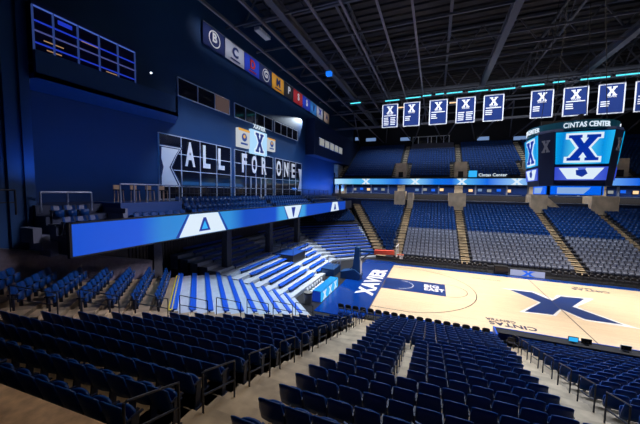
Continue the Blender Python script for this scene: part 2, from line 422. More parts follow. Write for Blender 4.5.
tag(mb.build('yellow_edge_strip', yellow), 'yellow safety strip along the back edge of the corner bleachers', 'safety strip')
# --- end stand
EO, EE = (-1, 0), (0, 1)
erows = [(i, 21.1 + .84*i, .3 + .3*i) for i in range(12)]
e0 = lambda i, d: -7.6 - .3*(d - 20.4)
e1 = lambda i, d: 2.7 + .73*(d - 20.4)
riser('end_bleacher_deck', EO, EE, erows, .86, lambda i, d: (e0(i, d) - 1.0, e1(i, d) + .4), deckm)
# --- far-left corner
FO, FE = (-A7, A7), (A7, A7)
frows = [(i, 20.3 + CPI*i, .2 + .3*i) for i in range(22)]
f0 = lambda i, d: -11.0 - .34*(d - 20)
f1 = lambda i, d: -3.4 + .22*(d - 22)
riser('far_corner_bleacher_deck', FO, FE, frows[:11], CPI, lambda i, d: (f0(i, d) - .6, f1(i, d) + .3), deckm)
riser('far_corner_seating_riser', FO, FE, frows[11:], CPI, lambda i, d: (f0(i, d), f1(i, d) + .5), darkconc)
section('far_corner', FO, FE, frows[12:], lambda i, d: (-9.5, f1(i, d)))
# --- far side stand
SO, SE = (0, 1), (1, 0)
srows = [(i, 10.8 + .86*i, .45 + .31*i) for i in range(21)]
riser('far_seating_riser', SO, SE, srows, .86, lambda i, d: (-17.2 - .479*(d - 12.1) - .6, 24), darkconc)
g9 = lambda i: 1 if i < 9 else 0
wl = lambda i, d: (-17.15 - .479*(d - 12.1) + .7, -14.95)
section('far_wedge', SO, SE, srows, wl)
section('far_left', SO, SE, srows, lambda i, d: (-13.75, -6.45), g9)
section('far_centre', SO, SE, srows, lambda i, d: (-5.25, 5.25), g9)
section('far_right', SO, SE, srows, lambda i, d: (6.4, 12.9), g9)
section('far_right_end', SO, SE, srows, lambda i, d: (14.1, 24), g9)
for c in (-14.35, -5.85, 5.8, 13.5):
    aisle('stair_aisle', SO, SE, srows, .86, lambda i, d: c, 1.0)
aisle('stair_aisle', SO, SE, srows, .86, lambda i, d: -17.15 - .479*(d - 12.1), 1.3)
# --- upper deck
urows = [(i, 32.3 + .85*i, 12.5 + .5*i) for i in range(17)]
riser('upper_deck_riser', SO, SE, urows, .85, lambda i, d: (-31, 30), darkconc)
ua = (-31.2, -16.5, -5.45, 6.2, 17.6)
uskip = lambda i, s: (i < 6 and min(abs(s - a) for a in ua) < 2.0) or s < -28.9
for k in range(4):
    section('upper_%d' % k, SO, SE, urows[: 17 if k != 1 else 14], lambda i, d, k=k: (ua[k] + .6, ua[k+1] - .6), lambda i: 0, True, uskip)
section('upper_4', SO, SE, urows, lambda i, d: (18.2, 29), lambda i: 0, True, uskip)
for c in ua:
    aisle('stair_aisle', SO, SE, urows, .85, lambda i, d: c, .9, farconc)
    for sgn in (-1, 1):
        aisle('stair_aisle', SO, SE, urows[:6], .85, lambda i, d: c + sgn*1.45, .75, farconc)
    mb = MB(); mb.box(c - 1.05, c + 1.05, 31.5, 35.2, 11, 15.3); mb.m = 1; mb.box(c - .45, c + .45, 31.45, 31.5, 12.4, 13.5)
    struct(mb.build('portal_block', [farconc, black]))
mb = MB(); mb.prism([(-15.7, 44.2, 19.6), (-6.2, 44.2, 19.6), (-6.2, 46.8, 21.2), (-15.7, 46.8, 21.2)], (0, 0, .3))
tag(mb.build('seat_tarp', mat('tarp_grey', (.16, .16, .24), .8)), 'grey tarp covering the top rows of the upper deck, below the framed windows', 'tarp')

# balcony seats on the end wall
brows = [(0, 25.75, 7.0), (1, 26.5, 7.42), (2, 27.3, 7.84)]
section('balcony', EO, EE, brows, lambda i, d: (-14.0, -2.9))
section('balcony_b', EO, EE, brows, lambda i, d: (-2.2, 7.6))
section('balcony_c', EO, EE, brows, lambda i, d: (8.6, 20.2))
section('balcony_front', EO, EE, [(0, 25.7, 7.0)], lambda i, d: (-18.3, -14.2))
section('balcony_end', EO, EE, [(0, 25.9, 7.0), (1, 26.8, 7.5)], lambda i, d: (-21.5, -19.7))

def project(x, y, z):
    d = Vector((x, y, z)) - CP; zz = d.dot(F)
    if zz < .3: return None
    return 320 + 284.44*d.dot(RR)/zz, 212 - 284.44*d.dot(UU)/zz, zz
vis = []; rest = []
for sct in seats:
    q = project(sct[0], sct[1], sct[2] + .6)
    if q and -8 < q[0] < 648 and -8 < q[1] < 430 and sct[5].startswith('near_') and sct[5] != 'near_corner': vis.append((q[2], sct))
    else: rest.append(sct)
vis.sort(key=lambda a: a[0])
rest += [v[1] for v in vis[300:]]; vis = [v[1] for v in vis[:300]]
# row counting: from the back row (nearest the camera) down; seat counting from the aisle
byrow = {}
for v in vis: byrow.setdefault((v[5], v[6]), []).append(v)
rowmax = {}
for (k, i) in byrow: rowmax.setdefault(k, set()).add(i)
SEC = {'near_wedge': ('left block', 'the stair aisle on its right', -1), 'near_centre_left': ('middle block', 'the wide left stairs', 1),
       'near_centre': ('block before right stairs', 'its narrow left aisle', 1), 'near_right': ('block beyond right stairs', 'the stairs', 1)}
proto = None
for (k, i), lst in byrow.items():
    order = sorted(rowmax[k], reverse=True).index(i)
    lst.sort(key=lambda v: v[7], reverse=(SEC[k][2] < 0))
    for n_, v in enumerate(lst):
        nm, ref, sg = SEC[k]
        side = {'near_wedge': 'from right', 'near_centre_left': 'from left', 'near_centre': 'from left', 'near_right': 'from left'}[k]
        lab = 'blue folding seat, %s %s, %s row up-front, %s' % (ORD[n_], side, ORD[order], nm)
        lab = lab.replace(' row up-front', ' row from the back')
        r = empty('arena_seat', lab, 'seat', (v[0], v[1], v[2]), v[3], 'folding arena seats in the near stand')
        link('backrest', backme, r); link('seat_pan', panme, r); link('armrest', armme, r); link('standard', stdme, r)
# all remaining seats as one field
import numpy as np
lv = np.array(lod.v, dtype=np.float32); lf = np.array(lod.f, dtype=np.int32); lm = np.array(lod.mi, dtype=np.int32)
nv, nf, N = len(lv), len(lf), len(rest)
arr = np.array([(s[0], s[1], s[2], s[3], s[4]) for s in rest], dtype=np.float64)
ca, sa = np.cos(arr[:, 3]), np.sin(arr[:, 3])
V = np.empty((N, nv, 3), np.float32)
V[:, :, 0] = ca[:, None]*lv[None, :, 0] - sa[:, None]*lv[None, :, 1] + arr[:, 0, None]
V[:, :, 1] = sa[:, None]*lv[None, :, 0] + ca[:, None]*lv[None, :, 1] + arr[:, 1, None]
V[:, :, 2] = lv[None, :, 2] + arr[:, 2, None]
FC = (lf[None] + (np.arange(N)*nv)[:, None, None]).reshape(-1)
me = bpy.data.meshes.new('arena_seat_rows'); me.vertices.add(N*nv); me.vertices.foreach_set('co', V.reshape(-1))
me.loops.add(len(FC)); me.loops.foreach_set('vertex_index', FC.astype(np.int32))
me.polygons.add(N*nf); me.polygons.foreach_set('loop_start', (np.arange(N*nf)*4).astype(np.int32))
mi_ = np.where(lm[None] == 1, 2, np.where(arr[:, 4:5] > .5, 1, 0) + 0*lm[None]).reshape(-1).astype(np.int32)
for M in (seatblue, seatgrey, seatframe): me.materials.append(M)
me.update(calc_edges=True)
me.polygons.foreach_set('material_index', mi_)
me.validate(); me.update()
tag(link('arena_seat_rows', me), 'the thousands of distant blue and grey seats filling every stand and deck', 'seats', kind='stuff')
print('seats individual', len(vis), 'field', N)

# ------------------------------------------------------------------ bleacher benches
def bench(out, e, d, s0, s1, z, label, group, col=benchblue):
    ox, oy = out; ex, ey = e
    if out == EO and -27.8 < -d < -26.0:
        cuts = [y for y in (-16, -9.0, -2.0, 5, 12, 19) if s0 - .5 < y < s1 + .5]
        for y in cuts:
            if y - .5 - s0 > s1 - y - .5: s1 = y - .5
            else: s0 = y + .5
    c = (s0 + s1)/2; rot = math.atan2(ox, -oy); L = (s1 - s0)/2
    r = empty('bleacher_bench', label, 'bench', (ox*d + ex*c, oy*d + ey*c, z), rot, group)
    mb = MB(); mb.prism([(-L, -.32, .24), (-L, -.06, .24), (-L, -.03, .27), (-L, -.05, .30), (-L, -.32, .31)], (2*L, 0, 0)); mb.build('seat_board', col, r)
    mb = MB(); mb.prism([(-L, -.34, .28), (-L, -.28, .29), (-L, -.31, .38), (-L, -.36, .38)], (2*L, 0, 0)); mb.build('back_board', col, r)
    k = max(2, int(2*L/2.4))
    for j in range(k + 1):
        x = -L + .15 + (2*L - .3)*j/k
        mb = MB(); mb.box(x - .03, x + .03, -.28, -.2, 0, .25); mb.box(x - .03, x + .03, -.3, -.08, .2, .245); mb.build('bench_leg', seatframe, r)
for n_, (i, d, z) in enumerate(crows[:10]):
    bench(CO, CE, d + .1, c0(i, d), c1(i, d), z, 'blue corner bleacher bench, %s row up from the court, near the yellow strip' % ORD[n_], 'benches of the near corner bleachers')
for n_, (i, d, z) in enumerate(erows):
    bench(EO, EE, d + .1, e0(i, d) + .4, -1.9, z, 'blue end-stand bleacher bench left of the blue deck, %s row up' % ORD[n_], 'benches of the end bleachers, near half')
    if n_ < 12:
        lo = 1.6 if d > 23.3 else -1.0
        bench(EO, EE, d + .1, lo, e1(i, d) - .3, z, 'blue end-stand bleacher bench right of the blue deck, %s row up' % ORD[n_], 'benches of the end bleachers, far half')
for n_, (i, d, z) in enumerate(frows[:11]):
    bench(FO, FE, d + .1, f0(i, d) + .5, f1(i, d) - .2, z, 'blue bleacher bench in the far corner, %s row up from the floor' % ORD[n_], 'benches of the far corner bleachers')
# blue platform deck in the end stand
t = empty('viewing_platform', 'flat blue platform with dark rails in the middle of the end bleachers', 'platform', (-25.5, -.3, -.25))
mb = MB(); mb.box(-1.6, 1.6, -1.6, 1.5, 1.6, 2.45); mb.build('platform_base', black, t)
mb = MB(); mb.box(-1.6, 1.6, -1.6, 1.5, 2.45, 2.5); mb.build('platform_top', mat('platform_blue_top', (.006, .06, .3), .5), t)
mb = MB()
for y in (-1.6, 1.5):
    mb.tube([(-1.6, y, 3.3), (1.6, y, 3.3)], .025)
    for x in (-1.6, 0, 1.6): mb.tube([(x, y, 2.45), (x, y, 3.3)], .025)
mb.build('platform_rail', railm, t)
t = empty('camera_platform', 'small blue-skirted railed box at the foot of the end bleachers', 'platform', (-20.3, .6, 0))
mb = MB(); mb.box(-.9, .6, -1.0, 1.4, 0, .8); mb.build('platform_base', pad, t)
mb = MB()
for x, y in ((-.9, -1), (.6, -1), (.6, 1.4), (-.9, 1.4), (.6, .2)): mb.tube([(x, y, .8), (x, y, 1.8)], .025)
mb.tube([(-.9, -1, 1.8), (.6, -1, 1.8), (.6, 1.4, 1.8), (-.9, 1.4, 1.8)], .025); mb.tube([(-.9, -1, 1.3), (.6, -1, 1.3), (.6, 1.4, 1.3)], .02)
mb.build('platform_rail', railw, t)

# ------------------------------------------------------------------ court
court = empty('basketball_court', 'pale hardwood basketball court with blue end apron and big blue X at centre', 'court')
mb = MB(); mb.box(-14.33, 22, -7.62, 7.62, -.02, .02); mb.build('wood_floor', wood, court)
mb = MB(); mb.box(-18.2, -14.33, -9.4, 9.2, -.02, .021); mb.box(-14.33, 22, -8.3, -7.62, -.02, .021); mb.box(-14.33, 22, 7.62, 8.6, -.02, .021); mb.build('blue_apron', apronblue, court)
mb = MB(); mb.box(-14.33, -8.53, -1.83, 1.83, .02, .026); mb.build('painted_key', paintblue, court)
def arc(cx, cy, r, a0, a1, w_, n=48):
    mb = MB()
    for i in range(n):
        t0, t1 = R_(a0 + (a1-a0)*i/n), R_(a0 + (a1-a0)*(i+1)/n)
        mb.quad(*[(cx + rr*math.cos(t), cy + rr*math.sin(t), .03) for rr, t in ((r, t0), (r + w_, t0), (r + w_, t1), (r, t1))])
    return mb
lw = .07
a = arc(-12.73, 0, 6.75, -77.9, 77.9, lw); a.box(-14.33, -11.3, 6.6, 6.6 + lw, .026, .03); a.box(-14.33, -11.3, -6.6 - lw, -6.6, .026, .03)
a.build('three_point_line', linem, court)
arc(-8.53, 0, 1.83, -90, 90, lw, 24).build('free_throw_circle', linem, court)
mb = arc(-12.73, 0, 1.22, -90, 90, .06, 20); mb.build('restricted_arc', white, court)
mb = MB(); mb.box(-.03, .03, -7.62, 7.62, .026, .034); mb.build('half_court_line', linem, court)
mb = MB(); mb.box(-14.38, -14.30, -7.62, 7.62, .026, .03); mb.build('baseline', linem, court)
XW = [(-3.44, 3.04), (-0.78, 3.23), (0.31, 1.55), (1.01, 2.95), (3.75, 3.1), (1.45, 0.11), (3.14, -2.25), (3.96, -3.0), (0.8, -2.85), (0.0, -1.2), (-0.9, -2.85), (-3.3, -3.05), (-1.2, 0.0), (-2.75, 2.72)]
XB = [(-2.75, 2.8), (-0.9, 2.8), (0.05, 1.0), (1.24, 2.68), (3.0, 2.8), (1.15, 0.07), (3.1, -2.6), (0.95, -2.62), (0.01, -0.93), (-1.0, -2.62), (-2.9, -2.8), (-1.02, 0.04)]
put_shape('centre_logo_border', XW, 1, 1, Matrix.Translation((0, 0, .022)), white, court, .004)
put_shape('centre_logo', XB, 1, 1, Matrix.Translation((0, 0, .024)), paintblue, court, .006)
FM = lambda x, y, rz, z=.024: Matrix.Translation((x, y, z)) @ Matrix.Rotation(R_(rz), 4, 'Z')
put_text('apron_lettering', 'XAVIER', 2.15, FM(-15.4, .15, 90), white, court, .045, 1.12)
put_text('key_lettering', 'BIG', 1.1, FM(-9.8, .55, 0, .03), white, court, .03, .8)
put_text('key_lettering', 'EAST', 1.1, FM(-9.55, -.45, 0, .03), white, court, .03, .7)
put_text('sponsor_lettering', 'CINTAS', .8, FM(-4.4, -6.05, 180), letterink, court, .025)
put_text('sponsor_lettering', 'CENTER', .5, FM(-5.0, -5.4, 180), letterink, court, .02)
put_text('sponsor_lettering', 'CINTAS', .8, FM(4.6, 5.85, 180), letterink, court, .025)
put_text('sponsor_lettering', 'CENTER', .4, FM(4.2, 6.45, 180), letterink, court, .02)
put_text('sideline_lettering', 'CINTAS CENTER', .36, FM(-4.3, 5.6, 0), mat('faded_print', (.45, .3, .2), .4), court, .01)

# basketball stanchion
t = empty('basketball_hoop', 'basketball goal with blue padded base and red arm padding at the left end of court', 'basketball hoop', (-17.4, 0, 0))
mb = MB(); mb.prism([(-1.5, -.55, .05), (.6, -.55, .05), (.7, -.55, .6), (.0, -.55, 1.1), (-1.5, -.55, .75)], (0, 1.1, 0)); mb.build('padded_base', pad, t)
mb = MB(); mb.prism([(-.3, -.35, .6), (.6, -.35, .6), (.45, -.35, 3.4), (.0, -.35, 3.5)], (0, .7, 0)); mb.build('padded_mast', pad, t)
mb = MB(); mb.box(.45, .62, -.3, .3, .5, 2.4); mb.build('mast_trim', white, t)
mb = MB(); mb.bar((.1, 0, 3.0), (3.2, 0, 3.15), .3, .22); mb.build('boom_arm', pad, t)
mb = MB(); mb.bar((2.0, -.05, 3.1), (4.0, -.05, 3.2), .42, .42); mb.build('arm_padding', redpad, t)
mb = MB(); mb.bar((-.9, 0, .7), (1.6, 0, 3.0), .12); mb.build('brace', steel, t)
glass = bpy.data.materials.new('backboard_glass'); glass.use_nodes = True
gb = glass.node_tree.nodes['Principled BSDF']; gb.inputs['Alpha'].default_value = .12; gb.inputs['Base Color'].default_value = (.8, .9, 1, 1); gb.inputs['Roughness'].default_value = .05
mb = MB(); mb.box(4.25, 4.28, -.9, .9, 2.9, 3.97); bbd = mb.build('backboard', glass, t)
mb = MB()
for y0, y1, z0, z1 in ((-.9, .9, 2.9, 2.95), (-.9, .9, 3.93, 3.98), (-.9, -.85, 2.9, 3.98), (.85, .9, 2.9, 3.98)): mb.box(4.23, 4.3, y0, y1, z0, z1)
for y0, y1, z0, z1 in ((-.3, .3, 3.1, 3.14), (-.3, .3, 3.5, 3.54), (-.3, -.26, 3.1, 3.54), (.26, .3, 3.1, 3.54)): mb.box(4.24, 4.29, y0, y1, z0, z1)
mb.build('backboard_frame', white, bbd)
mb = MB(); mb.tube([(4.68 + .23*math.cos(2*math.pi*i/20), .23*math.sin(2*math.pi*i/20), 3.05) for i in range(21)], .02); mb.box(4.28, 4.47, -.07, .07, 3.0, 3.06); mb.build('rim', orange, t)
mb = MB()
for i in range(12):
    a0, a1 = 2*math.pi*i/12, 2*math.pi*(i+1)/12
    mb.bar((4.68 + .22*math.cos(a0), .22*math.sin(a0), 3.04), (4.68 + .13*math.cos(a1), .13*math.sin(a1), 2.62), .012)
    mb.bar((4.68 + .22*math.cos(a1), .22*math.sin(a1), 3.04), (4.68 + .13*math.cos(a0), .13*math.sin(a0), 2.62), .012)
mb.build('net', white, t)
mb = MB(); mb.box(3.9, 4.3, -.2, .2, 4.25, 4.5); mb.bar((4.1, 0, 3.9), (4.1, 0, 4.3), .05); mb.box(4.05, 4.15, -.08, .08, 4.9, 5.3); mb.bar((4.1, 0, 4.5), (4.1, 0, 5.0), .03); mb.build('shot_clock', steel, t)

# press table with blue LED fronts behind the baseline
t = empty('press_table', 'bright blue fronted press table with white X marks behind the left baseline', 'table', (-18.35, -5.4, 0), R_(0))
mb = MB(); mb.box(0, .06, -2.2, 2.2, .02, .85); mb.build('table_front', elite, t)
mb = MB(); mb.box(-.75, 0.06, -2.2, 2.2, .85, .9); mb.build('table_top', mat('table_blue', (.01, .25, .6), .4), t)
mb = MB(); mb.box(-.75, 0.0, -2.22, -2.16, .0, .85); mb.build('end_panel', edeep, t)
for y in (-1.4, 0, 1.4):
    put_shape('x_mark', XP, .8, .6, frameM((.065, y, .43), (0, 1, 0), (0, 0, 1)), ewhite, t, .01)
# chairs
def chair_parts(mf, mc):
    a = MB()
    for sx in (-1, 1):
        a.bar((sx*.21, -.22, 0), (sx*.19, .14, .45), .025); a.bar((sx*.21, .2, 0), (sx*.2, -.18, .47), .025); a.bar((sx*.2, -.18, .45), (sx*.2, -.24, .82), .025)
    a.bar((-.2, .2, .05), (.2, .2, .05), .02)
    b1 = MB(); b1.box(-.21, .21, -.2, .22, .44, .48); b2 = curved_back(.42, .3, -.19, .58, .02, .04, .03, 4, 2, .05)
    return a.mesh('chair_frame', mf), b1.mesh('seat', mc), b2.mesh('backrest', mc, True)
cb = chair_parts(blackp, blackp); cw = chair_parts(steelb, white)
def chair(x, y, rz, label, group, parts=cb, nm='folding_chair'):
    r = empty(nm, label, 'chair', (x, y, .023), rz, group)
    link('chair_frame', parts[0], r); link('seat', parts[1], r); link('backrest', parts[2], r)
n_ = 0; x = -16.05
while x < -6.3:
    chair(x, -9.05, 0, 'black padded folding chair on the near sideline, %s from the left end' % ORD[n_], 'black chairs along the near sideline'); x += .56; n_ += 1
for k in range(7):
    chair(-19.55, -7.2 + .55*k, R_(-90), 'white chair behind the blue press table, %s from the near end' % ORD[k], 'white chairs behind the press table', cw)
for k in range(20):
    chair(-14.5 + .56*k, 9.35, R_(180), 'dark courtside chair on the far sideline, %s from the left end' % ORD[k], 'dark chairs along the far sideline')
for k in range(30):
    chair(2.8 + .56*k, 9.35, R_(180), 'dark courtside chair on the far sideline right of the scorer screen, %s along' % ORD[k], 'dark chairs along the far sideline, right')
# scorer table screen on the far sideline
t = empty('scorer_table', 'far sideline scorer table with a pale lit screen front', 'table', (.15, 8.75, 0))
mb = MB(); mb.box(-1.6, 1.65, 0, .06, .04, .72); mb.build('screen_front', E('pale_screen', (.5, .55, .85), .7), t)
put_shape('x_mark', XP, 1.2, .5, frameM((.1, -.005, .38), (1, 0, 0), (0, 0, 1)), eblue, t)
mb = MB(); mb.box(-1.6, 1.65, 0, .7, .72, .77); mb.build('table_top', black, t)
t = empty('equipment_case', 'black equipment case beside the far scorer table', 'case', (-2.3, 9.0, 0))
mb = MB(); mb.box(-.7, .6, -.25, .35, 0, .9); mb.build('case_body', blackp, t)
mb = MB(); mb.box(-.7, .6, -.27, .37, .8, .95); mb.build('case_lid', black, t)
# near press row, blue edged
t = empty('courtside_table', 'long courtside press table with a blue front edge on the near sideline', 'table', (0, -8.6, 0))
mb = MB(); mb.box(-6.0, 12, -.04, .04, .02, .78); mb.box(-6.05, -5.95, -1.1, .04, .02, .8); mb.build('table_front', mat('front_blue', (.008, .08, .5), .4), t)
mb = MB(); mb.box(-5.9, 12, -.7, -.04, .70, .75); mb.build('table_top', black, t)
for x in range(-5, 12, 2):
    mb = MB(); mb.box(x, x + .05, -.65, -.1, 0, .7); mb.build('table_leg', blackp, t)
for k, x in enumerate((-2.1, .2, -1.5)):
    t = empty('monitor', ['small lit monitor on the courtside table', 'white laptop on the courtside table to the right', 'dark monitor beside the lit one on the courtside table'][k], 'monitor', (x, -8.98, .753), R_(180))
    mb = MB(); mb.box(-.24, .24, -.02, .02, .06, .36); mb.build('screen_case', blackp if k != 1 else white, t)
    mb = MB(); mb.box(-.21, .21, .021, .026, .09, .33); mb.build('screen', elite if k == 0 else glassd, t)
    mb = MB(); mb.box(-.1, .1, -.08, .08, 0, .06); mb.build('stand', blackp, t)
k = 0; x = -5.3
while x < 5.5:
    chair(x, -9.75, 0, 'black press chair behind the courtside table, %s from the left' % ORD[k], 'chairs behind the courtside table'); k += 1; x += .62
# trash bin
t = empty('waste_bin', 'round grey bin at the foot of the corner bleachers', 'bin', (-19.2, -8.3, 0))
MB().lathe([(.3, 0), (.36, .95), (.38, .98), (.3, 1.0), (.0, 1.02)], 16).build('bin_body', mat('bin_grey', (.25, .23, .2), .5), t, True)
MB().lathe([(.385, .86), (.385, .92)], 16).build('bin_rim', blackp, t)

# ------------------------------------------------------------------ end balcony, ribbon and windows
mb = MB()
mb.prism([(-25.1, -21.6, 6.15), (-25.1, -21.6, 7.55), (-25.25, -21.6, 7.55), (-25.25, -21.6, 7.0), (-26.1, -21.6, 7.0), (-26.1, -21.6, 7.42), (-26.9, -21.6, 7.42), (-26.9, -21.6, 7.84), (-27.75, -21.6, 7.84), (-27.75, -21.6, 8.35), (-31, -21.6, 8.35), (-31, -21.6, 6.3)], (0, 47, 0))
struct(mb.build('balcony_slab', mat('balcony_dark', (.03, .045, .10), .6)))
t = empty('ribbon_display', 'long blue LED ribbon along the end balcony with white chevron graphics', 'display', (-25, 0, 0))
bl, lb_ = (.0, .13, .9), (.0, .35, .92)
rm = led('ribbon_picture', [(-21.6, (.003, .09, .72)), (-18.4, (.003, .1, .78)), (-17.0, (.02, .26, .75)), (-11.0, (.03, .32, .8)), (-9.0, (.003, .08, .6)), (-4, (.003, .08, .66)), (-2.9, (.05, .4, .85)), (2.9, (.05, .4, .85)), (4, (.003, .08, .65)), (20.7, (.003, .07, .55))], 'Y', (-22, 21), .85)
mb = MB(); mb.box(-.1, .06, -21.6, 20.7, 6.12, 7.6); scr = mb.build('ribbon_screen', rm, t)
mb = MB(); mb.box(-.12, .1, -21.65, 20.75, 7.6, 7.68); mb.box(-.12, .1, -21.65, 20.75, 6.05, 6.12); mb.box(-.12, .1, -21.7, -21.6, 6.05, 7.68); mb.build('ribbon_frame', black, t)
RX = lambda y, z: frameM((.062, y, z), (0, 1, 0), (0, 0, 1))
for yc, sc in ((-13.6, 1.0), (0.1, 1.0), (14.9, .95)):
    put_shape('white_chevron', [(-1.05, .72), (1.05, .72), (1.75, -.72), (-1.75, -.72)] if yc < -5 or yc > 10 else [(-1.7, .72), (1.7, .72), (.9, -.72), (-.9, -.72)], sc*1.25, 1, RX(yc, 6.86), ewhite, t, .006)
    M2 = frameM((.07, yc, 6.8), (0, 1, 0), (0, 0, 1))
    tri = [(-.12, .5), (.12, .5), (.55, -.45), (-.55, -.45)] if yc < -5 or yc > 10 else [(-.5, .6), (.5, .6), (.1, -.5), (-.1, -.5)]
    put_shape('chevron_mark', tri, 1, 1, M2, edeep, t, .006)
    if yc < 0: put_shape('chevron_core', [(0, .3), (.3, -.3), (-.3, -.3)], 1, 1, frameM((.078, yc, 6.78), (0, 1, 0), (0, 0, 1)), elite, t, .006)
    for sg in (-1, 1):
        pts = [(-.06, .72), (.06, .72), (.12, -.72), (-.12, -.72)]
        o_ = put_shape('chevron_stripe', [(x_ + sg*(1.45 if y_ > 0 else 2.35) * (1 if yc < -5 or yc > 10 else (1.55 if y_ > 0 else .55)), y_) for x_, y_ in pts], 1, 1, frameM((.066, yc, 6.86), (0, 1, 0), (0, 0, 1)), edeep, t, .006)
# columns under the balcony
for k, y in enumerate((-16, -9.0, -2.0, 5)):
    mb = MB(); mb.box(-27.2, -26.6, y - .3, y + .3, 0, 6.2); mb.box(-27.3, -26.5, y - .4, y + .4, 5.8, 6.2); struct(mb.build('balcony_column', darkconc))
# low sloping wall behind the near corner seats
mb = MB(); mb.prism([(-26.75, -15.6, 2.5), (-26.75, -15.6, 4.35), (-26.75, -24.5, 6.95), (-26.75, -24.5, 3.0)], (-.25, 0, 0)); struct(mb.build('corner_parapet', mat('parapet', (.15, .13, .17), .7, noise=.2)))
mb = MB(); mb.prism([(-26.7, -15.6, 4.35), (-26.7, -15.6, 4.42), (-26.7, -24.5, 7.02), (-26.7, -24.5, 6.95)], (-.35, 0, 0)); struct(mb.build('parapet_cap', mat('parapet_cap', (.12, .12, .16), .6)))

# railing helper
def railing(name, label, pts, h=1.05, n=3, m_=railm, posts=1.4, r=.025, infill=0, group=None, glassy=None, boards=None):
    t = empty(name, label, 'railing', (0, 0, 0), 0, group)
    mb = MB()
    mb.tube([(p[0], p[1], p[2] + h) for p in pts], r); mb.build('top_rail', m_, t)
    for j in range(1, n):
        mb = MB(); mb.tube([(p[0], p[1], p[2] + h*j/n) for p in pts], r*.7, 6); mb.build('mid_rail', m_, t)
    for a, c in zip(pts, pts[1:]):
        a, c = Vector(a), Vector(c); L = (c - a).length; k = max(1, round(L/posts))
        for j in range(k + 1):
            p = a.lerp(c, j/k); mb = MB(); mb.tube([p, p + Vector((0, 0, h))], r); mb.build('post', m_, t)
        if infill:
            mb = MB(); q = int(L/infill)
            for j in range(q): p = a.lerp(c, (j + .5)/q); mb.bar(p + Vector((0, 0, .08)), p + Vector((0, 0, h)), .02)
            mb.build('balusters', m_, t)
    return t
railing('guard_rail', 'long dark railing behind the balcony seats below the lettered windows', [(-28.2, -14.3, 8.35), (-28.2, 20.3, 8.35)], 1.15, 2, railm, 2.2, .03, .45)
# raised platform with framed rail on the balcony
mb = MB(); mb.box(-28.5, -26.15, -18.6, -14.45, 6.6, 8.42); struct(mb.build('balcony_platform', mat('platform_blue', (.01, .055, .24), .55)))
railing('guard_rail', 'pale topped railing with square panels on the raised balcony platform', [(-26.3, -18.5, 8.42), (-26.3, -14.5, 8.42)], 1.08, 1, railw, .8, .04)
for k in range(4):
    t = empty('bar_stool', 'tan framed high stool behind the platform railing, %s from the left' % ORD[k], 'stool', (-27.2, -18.0 + k*1.0, 8.42), 0, 'stools on the balcony platform')
    mb = MB(); mb.box(-.2, .2, -.2, .2, .7, .76); mb.build('stool_seat', blackp, t)
    mb = MB(); mb.box(-.2, -.16, -.2, .2, .76, 1.02); mb.build('backrest', mat('stool_tan', (.5, .36, .24), .6), t)
    for sx in (-1, 1):
        for sy in (-1, 1): mb = MB(); mb.bar((sx*.17, sy*.17, 0), (sx*.15, sy*.15, .7), .03); mb.build('leg', mat('stool_tan', (.5, .36, .24), .6), t)
railing('guard_rail', 'dark framed railing behind the two rows of seats at the left end of balcony', [(-27.5, -21.5, 8.0), (-27.5, -19.3, 8.0)], 1.0, 1, railw, 1.1, .05)
mb = MB(); mb.box(-27.6, -25.3, -21.55, -19.2, 6.5, 7.0); mb.box(-27.6, -26.3, -21.55, -19.2, 7.0, 7.5)
for k in range(5): mb.box(-28.3 + .25*k - .1, -25.6, -19.2 + .12*k, -19.08 + .12*k, 6.6, 7.1 + .26*k)
struct(mb.build('balcony_steps', mat('step_grey', (.16, .18, .26), .7)))
for k in range(3):
    mb = MB(); mb.box(-26.9 + .0*k, -25.9, -21.95 - .28*k, -21.65 - .28*k, 6.4 + .35*k - .3, 6.75 + .35*k); struct(mb.build('side_step', mat('step_grey', (.16, .18, .26), .7)))
railing('guard_rail', 'dark railing at the far left edge beside the panelled wall', [(-27.2, -24, 8.0), (-27.2, -22.5, 8.0)], 1.1, 2, railm, 1.0, .04)

# windows on the end wall
def window(n, y0, y1, z0, z1, cols, rows_, x=-31.0, fm=frame, gm=glassd, lit=(), fw=.06):
    t = empty('window_%d' % n, None, None); struct(t)
    mb = MB(); mb.box(x, x + .05, y0, y1, z0, z1); mb.build('window_glass', gm, t)
    for c, m2 in lit:
        mb = MB(); w_ = (y1 - y0)/cols; mb.box(x + .05, x + .07, y0 + c*w_, y0 + (c+1)*w_, z0, z1); mb.build('lit_pane', m2, t)
    mb = MB()
    for j in range(cols + 1): y = y0 + (y1 - y0)*j/cols; mb.box(x, x + .12, y - fw/2, y + fw/2, z0, z1)
    zs = rows_ if isinstance(rows_, (list, tuple)) else [z0 + (z1 - z0)*j/rows_ for j in range(rows_ + 1)]
    for z in zs: mb.box(x, x + .115, y0, y1, z - fw/2, z + fw/2)
    mb.build('window_frame', fm, t); return t
zr = [13.85, 12.35, 10.9, 9.5, 8.4]
window(1, -12.3, -3.45, 8.4, 13.85, 4, zr)
window(2, -2.8, 5.4, 8.4, 13.85, 4, zr); window(3, 6.05, 14.5, 8.4, 13.85, 4, zr)
window(4, -10.3, -3.6, 17.4, 18.95, 3, 1, lit=((2, E('dim_room', (.2, .13, .12), .35)),)); window(5, -2.75, 5.2, 17.4, 18.95, 4, 1); window(6, 5.8, 12.9, 17.4, 18.95, 4, 1)
for k in range(5):
    t = window(7 + k, 18.2 + 2.75*k, 20.6 + 2.75*k, 17.5, 18.8, 1, 1, -29.3, frame, eroom)
# door frames low in window 2
mb = MB()
for y in (.2, 1.3, 2.4, 3.5): mb.box(-30.95, -30.82, y - .05, y + .05, 8.4, 10.9)
mb.box(-30.95, -30.82, .2, 3.5, 10.84, 10.94); struct(mb.build('door_1', frame))
